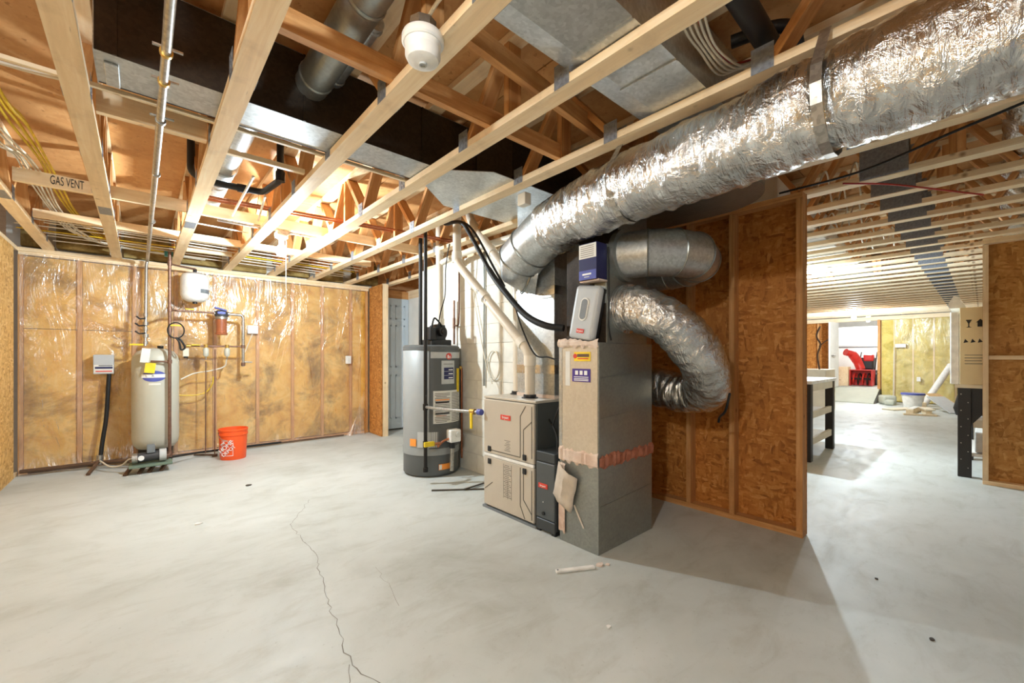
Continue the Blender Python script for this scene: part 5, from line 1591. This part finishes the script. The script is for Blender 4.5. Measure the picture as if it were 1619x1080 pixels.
scrap('white trim board lying on top of the thick cream block', (12.76, 1.076, .099), (13.5, 1.027, .099), .10, .02, 'white_enamel')
scrap('brown kraft sheet slumped over the offcut heap', (14.1, .30, .012), (14.65, .85, .35), .30, .02, 'kraft')
tub = thing('plastic_tub', 'white plastic tub with blue lid behind the offcut heap', 'tub', (14.2, 1.15, 0))
MB().lathe([(.0, 0), (.17, 0), (.21, .33), (.0, .33)], (14.2, 1.15, 0), 24).build('tub_body', 'white_enamel', tub, smooth=True)
MB().cyl((14.2, 1.15, .33), (14.2, 1.15, .37), .225, 24).build('lid', 'blue_light', tub, smooth=True)
tag(MB().cyl((14.9, 1.0, .05), (15.56, .55, 1.05), .07, 18).build('plan_tube', 'white_enamel'), 'white cardboard tube leaning against the far yellow insulation', 'tube')
tag(MB().mbox(Matrix.Translation((14.9, 1.70, .12)) @ Matrix.Rotation(.5, 4, 'Z'), .3, .3, .24).mbox(Matrix.Translation((14.64, 1.62, .07)), .26, .2, .14).build('rag_pile', 'ramp_paint', None, bevel=.05, seg=3), 'dull green crumpled bundle beside the ramp', 'bundle')
dv = thing('dark_bag', 'black rubbish bag slumped behind the carton end of the workbench', 'bag', (13.4, .1, 0))
MB().lathe([(.0, 0), (.22, .0), (.26, .15), (.2, .42), (.07, .58), (.05, .66), (.0, .66)], (13.3, .18, 0), 16).build('sack', 'black_rubber', dv, smooth=True)
MB().cyl((13.3, .18, .56), (13.3, .18, .60), .08, 12).build('tie', 'black_plastic', dv, smooth=True)
tag(MB().box(15.60, 15.66, 1.40, 1.62, 1.52, 1.62).build('outlet_box', 'white_enamel', None, bevel=.008), 'white service box high on the far yellow insulation', 'outlet')
tag(MB().box(15.60, 15.66, 1.11, 1.19, .60, .72).build('outlet_box', 'white_enamel', None, bevel=.008), 'white outlet low on the far yellow insulation', 'outlet')
tag(MB().cyl((15.62, 1.66, .1), (15.62, 1.64, 1.55), .012, 8).build('far_cable', 'wire_white'), 'white cable running down the far yellow insulation', 'cable')
ben = thing('dry_branch', 'curly dark branch standing on a pale crate behind the workbench', 'branch', (11.95, 2.57, .97))
MB().tube(smooth_path([(11.9, 2.55, .97), (11.95, 2.6, 1.3), (11.9, 2.53, 1.55), (11.95, 2.62, 1.75), (12.0, 2.56, 1.98)], 6), .02, 8).build('stem', 'brown_pipe', ben, smooth=True)
MB().tube(smooth_path([(11.9, 2.56, 1.5), (11.95, 2.45, 1.62), (11.97, 2.4, 1.66)], 5), .012, 8).build('twig', 'brown_pipe', ben, smooth=True)
tag(MB().box(11.5, 12.4, 2.35, 3.1, 0, .97).build('storage_crate', 'bench_wood', None, bevel=.008), 'tall pale crate behind the workbench under the curly branch', 'crate')

# garage: silver vehicle and red snow blower
ve = thing('vehicle', 'silver van side seen through the garage doorway', 'vehicle', (19.6, 2.4, .36))
MB().prism([(.0, .62), (5.0, .62), (5.0, 1.55), (4.6, 2.35), (.3, 2.35), (.0, 1.6)], 19.2, 21.0, 'y' if False else 'x').build('body', 'vehicle_silver', ve, bevel=.05, seg=3)
MB().box(19.15, 19.22, .1, 4.9, .5, .80).build('rocker_panel', 'dark_trim', ve)
MB().box(19.18, 19.205, 2.55, 4.0, 1.66, 2.18).build('side_window', 'label_grey', ve, bevel=.02)
MB().box(19.185, 19.205, 2.32, 2.36, .85, 2.0).build('door_seam', 'dark_trim', ve)
MB().box(19.185, 19.203, 2.36, 4.4, 1.60, 1.63).build('belt_moulding', 'dark_trim', ve)
MB().box(19.16, 19.21, 1.75, 2.02, 1.42, 1.46).build('door_handle', 'dark_trim', ve)
MB().box(19.05, 19.22, 1.62, 1.82, 1.75, 2.2).build('mirror', 'dark_trim', ve, bevel=.03)
for y in (.8, 4.1):
    MB().cyl((19.2, y, .68), (19.5, y, .68), .33, 28).build('wheel', 'black_rubber', ve, smooth=True)
sb = thing('snow_blower', 'red snow blower with auger housing and raised chute in the garage doorway', 'snow blower', (17.0, 2.5, .36))
MB().prism([(2.28, .37), (2.78, .37), (2.80, .86), (2.26, .86)], 16.95, 17.35, 'x').build('housing_back', 'snow_red', sb)
for y in (2.26, 2.78):
    MB().box(16.65, 17.0, y - .012, y + .012, .37, .86).build('side_plate', 'snow_red', sb)
MB().box(16.65, 17.0, 2.26, 2.78, .84, .865).build('housing_top', 'snow_red', sb)
MB().cyl((16.8, 2.28, .58), (16.8, 2.77, .58), .03, 12).build('auger_shaft', 'black_iron', sb, smooth=True)
for k in range(4):
    y = 2.31 + .11 * k
    MB().tube([(16.8 + .17 * math.cos(a), y + .05 * a / PI, .58 + .17 * math.sin(a)) for a in [2 * PI * j / 14 for j in range(15)]], .02, 6).build('auger_flight', 'snow_red' if k % 2 else 'black_iron', sb, smooth=True)
MB().tube(smooth_path([(17.1, 2.58, .86), (17.1, 2.66, 1.1), (17.0, 2.78, 1.34), (16.85, 2.92, 1.42)], 6), [.12] * 7 + [.13] * 6 + [.11] * 6, 14).build('chute', 'snow_red', sb, smooth=True)
MB().box(17.3, 17.75, 2.30, 2.70, .86, 1.25).build('engine', 'black_plastic', sb, bevel=.04)
MB().box(17.28, 17.55, 2.30, 2.55, 1.12, 1.34).build('engine_shroud', 'snow_red', sb, bevel=.04)
for y in (2.30, 2.70):
    MB().tube(smooth_path([(17.5, y, .8), (17.8, y, 1.2), (18.0, y, 1.42)], 5), .016, 8).build('handlebar', 'black_iron', sb, smooth=True)
    MB().cyl((17.5, y - .06, .55), (17.5, y + .06, .55), .19, 22).build('wheel', 'black_rubber', sb, smooth=True)
tag(MB().box(16.5, 16.9, 2.80, 3.05, .36, .95).build('lumber_stack', 'lumber_pale', None, bevel=.006), 'stacked pale boards beside the snow blower', 'boards')

# ================================================================== SMALL THINGS ON THE FLOOR
ws = thing('white_strip', 'thin white plastic strip lying on the floor in front of the return duct', 'strip', (1.9, 1.59, 0))
MB().beam((1.80, 1.645, .008), (2.01, 1.53, .008), .03, .014).build('strip', 'white_enamel', ws, bevel=.003)
MB().cyl((1.81, 1.64, .014), (1.81, 1.64, .017), .006, 10).build('rivet', 'grey_dark', ws)
for i, (x, y, s_, mt, lab) in enumerate([(2.06, 1.53, .03, 'torn_insulation', 'crumbled insulation scrap by the corner of the return duct'), (2.10, 1.50, .02, 'torn_insulation', 'tiny insulation crumb by the corner of the return duct'),
        (.32, 3.9, .025, 'white_enamel', 'tiny white chip lying on the open floor'), (3.1, .40, .014, 'dirt_dark', 'dark wood chip on the floor past the partition edge'),
        (2.62, .15, .016, 'dirt_dark', 'dark sliver on the floor in front of the opening'), (1.62, 1.15, .015, 'white_enamel', 'small white crumb on the floor near the white strip'), (.78, 4.75, .03, 'dirt_dark', 'dark leaf fragment on the floor toward the orange bucket')]):
    mm = MB()
    rr = random.Random(i)
    poly = [(x + s_ * rr.uniform(.5, 1.1) * math.cos(a), y + s_ * rr.uniform(.4, .9) * math.sin(a)) for a in [2 * PI * k / 7 for k in range(7)]]
    tag(mm.prism(poly, .0, s_ * .3).build('debris', mt), lab, 'debris')
hw = MB().beam((2.03, 3.42, .007), (2.62, 2.98, .007), .018, .010).build('floor_strip', 'dirt_dark')
tag(hw, 'dark flat strip lying on the floor between water heater and furnace', 'strip')
hw = MB().beam((2.26, 3.22, .016), (2.52, 3.25, .016), .018, .010).build('floor_strip', 'dirt_dark')
tag(hw, 'short dark strip crossing the longer one beside the furnace', 'strip')

for o in bpy.data.objects:
    if '_loc' in o:
        del o['_loc']
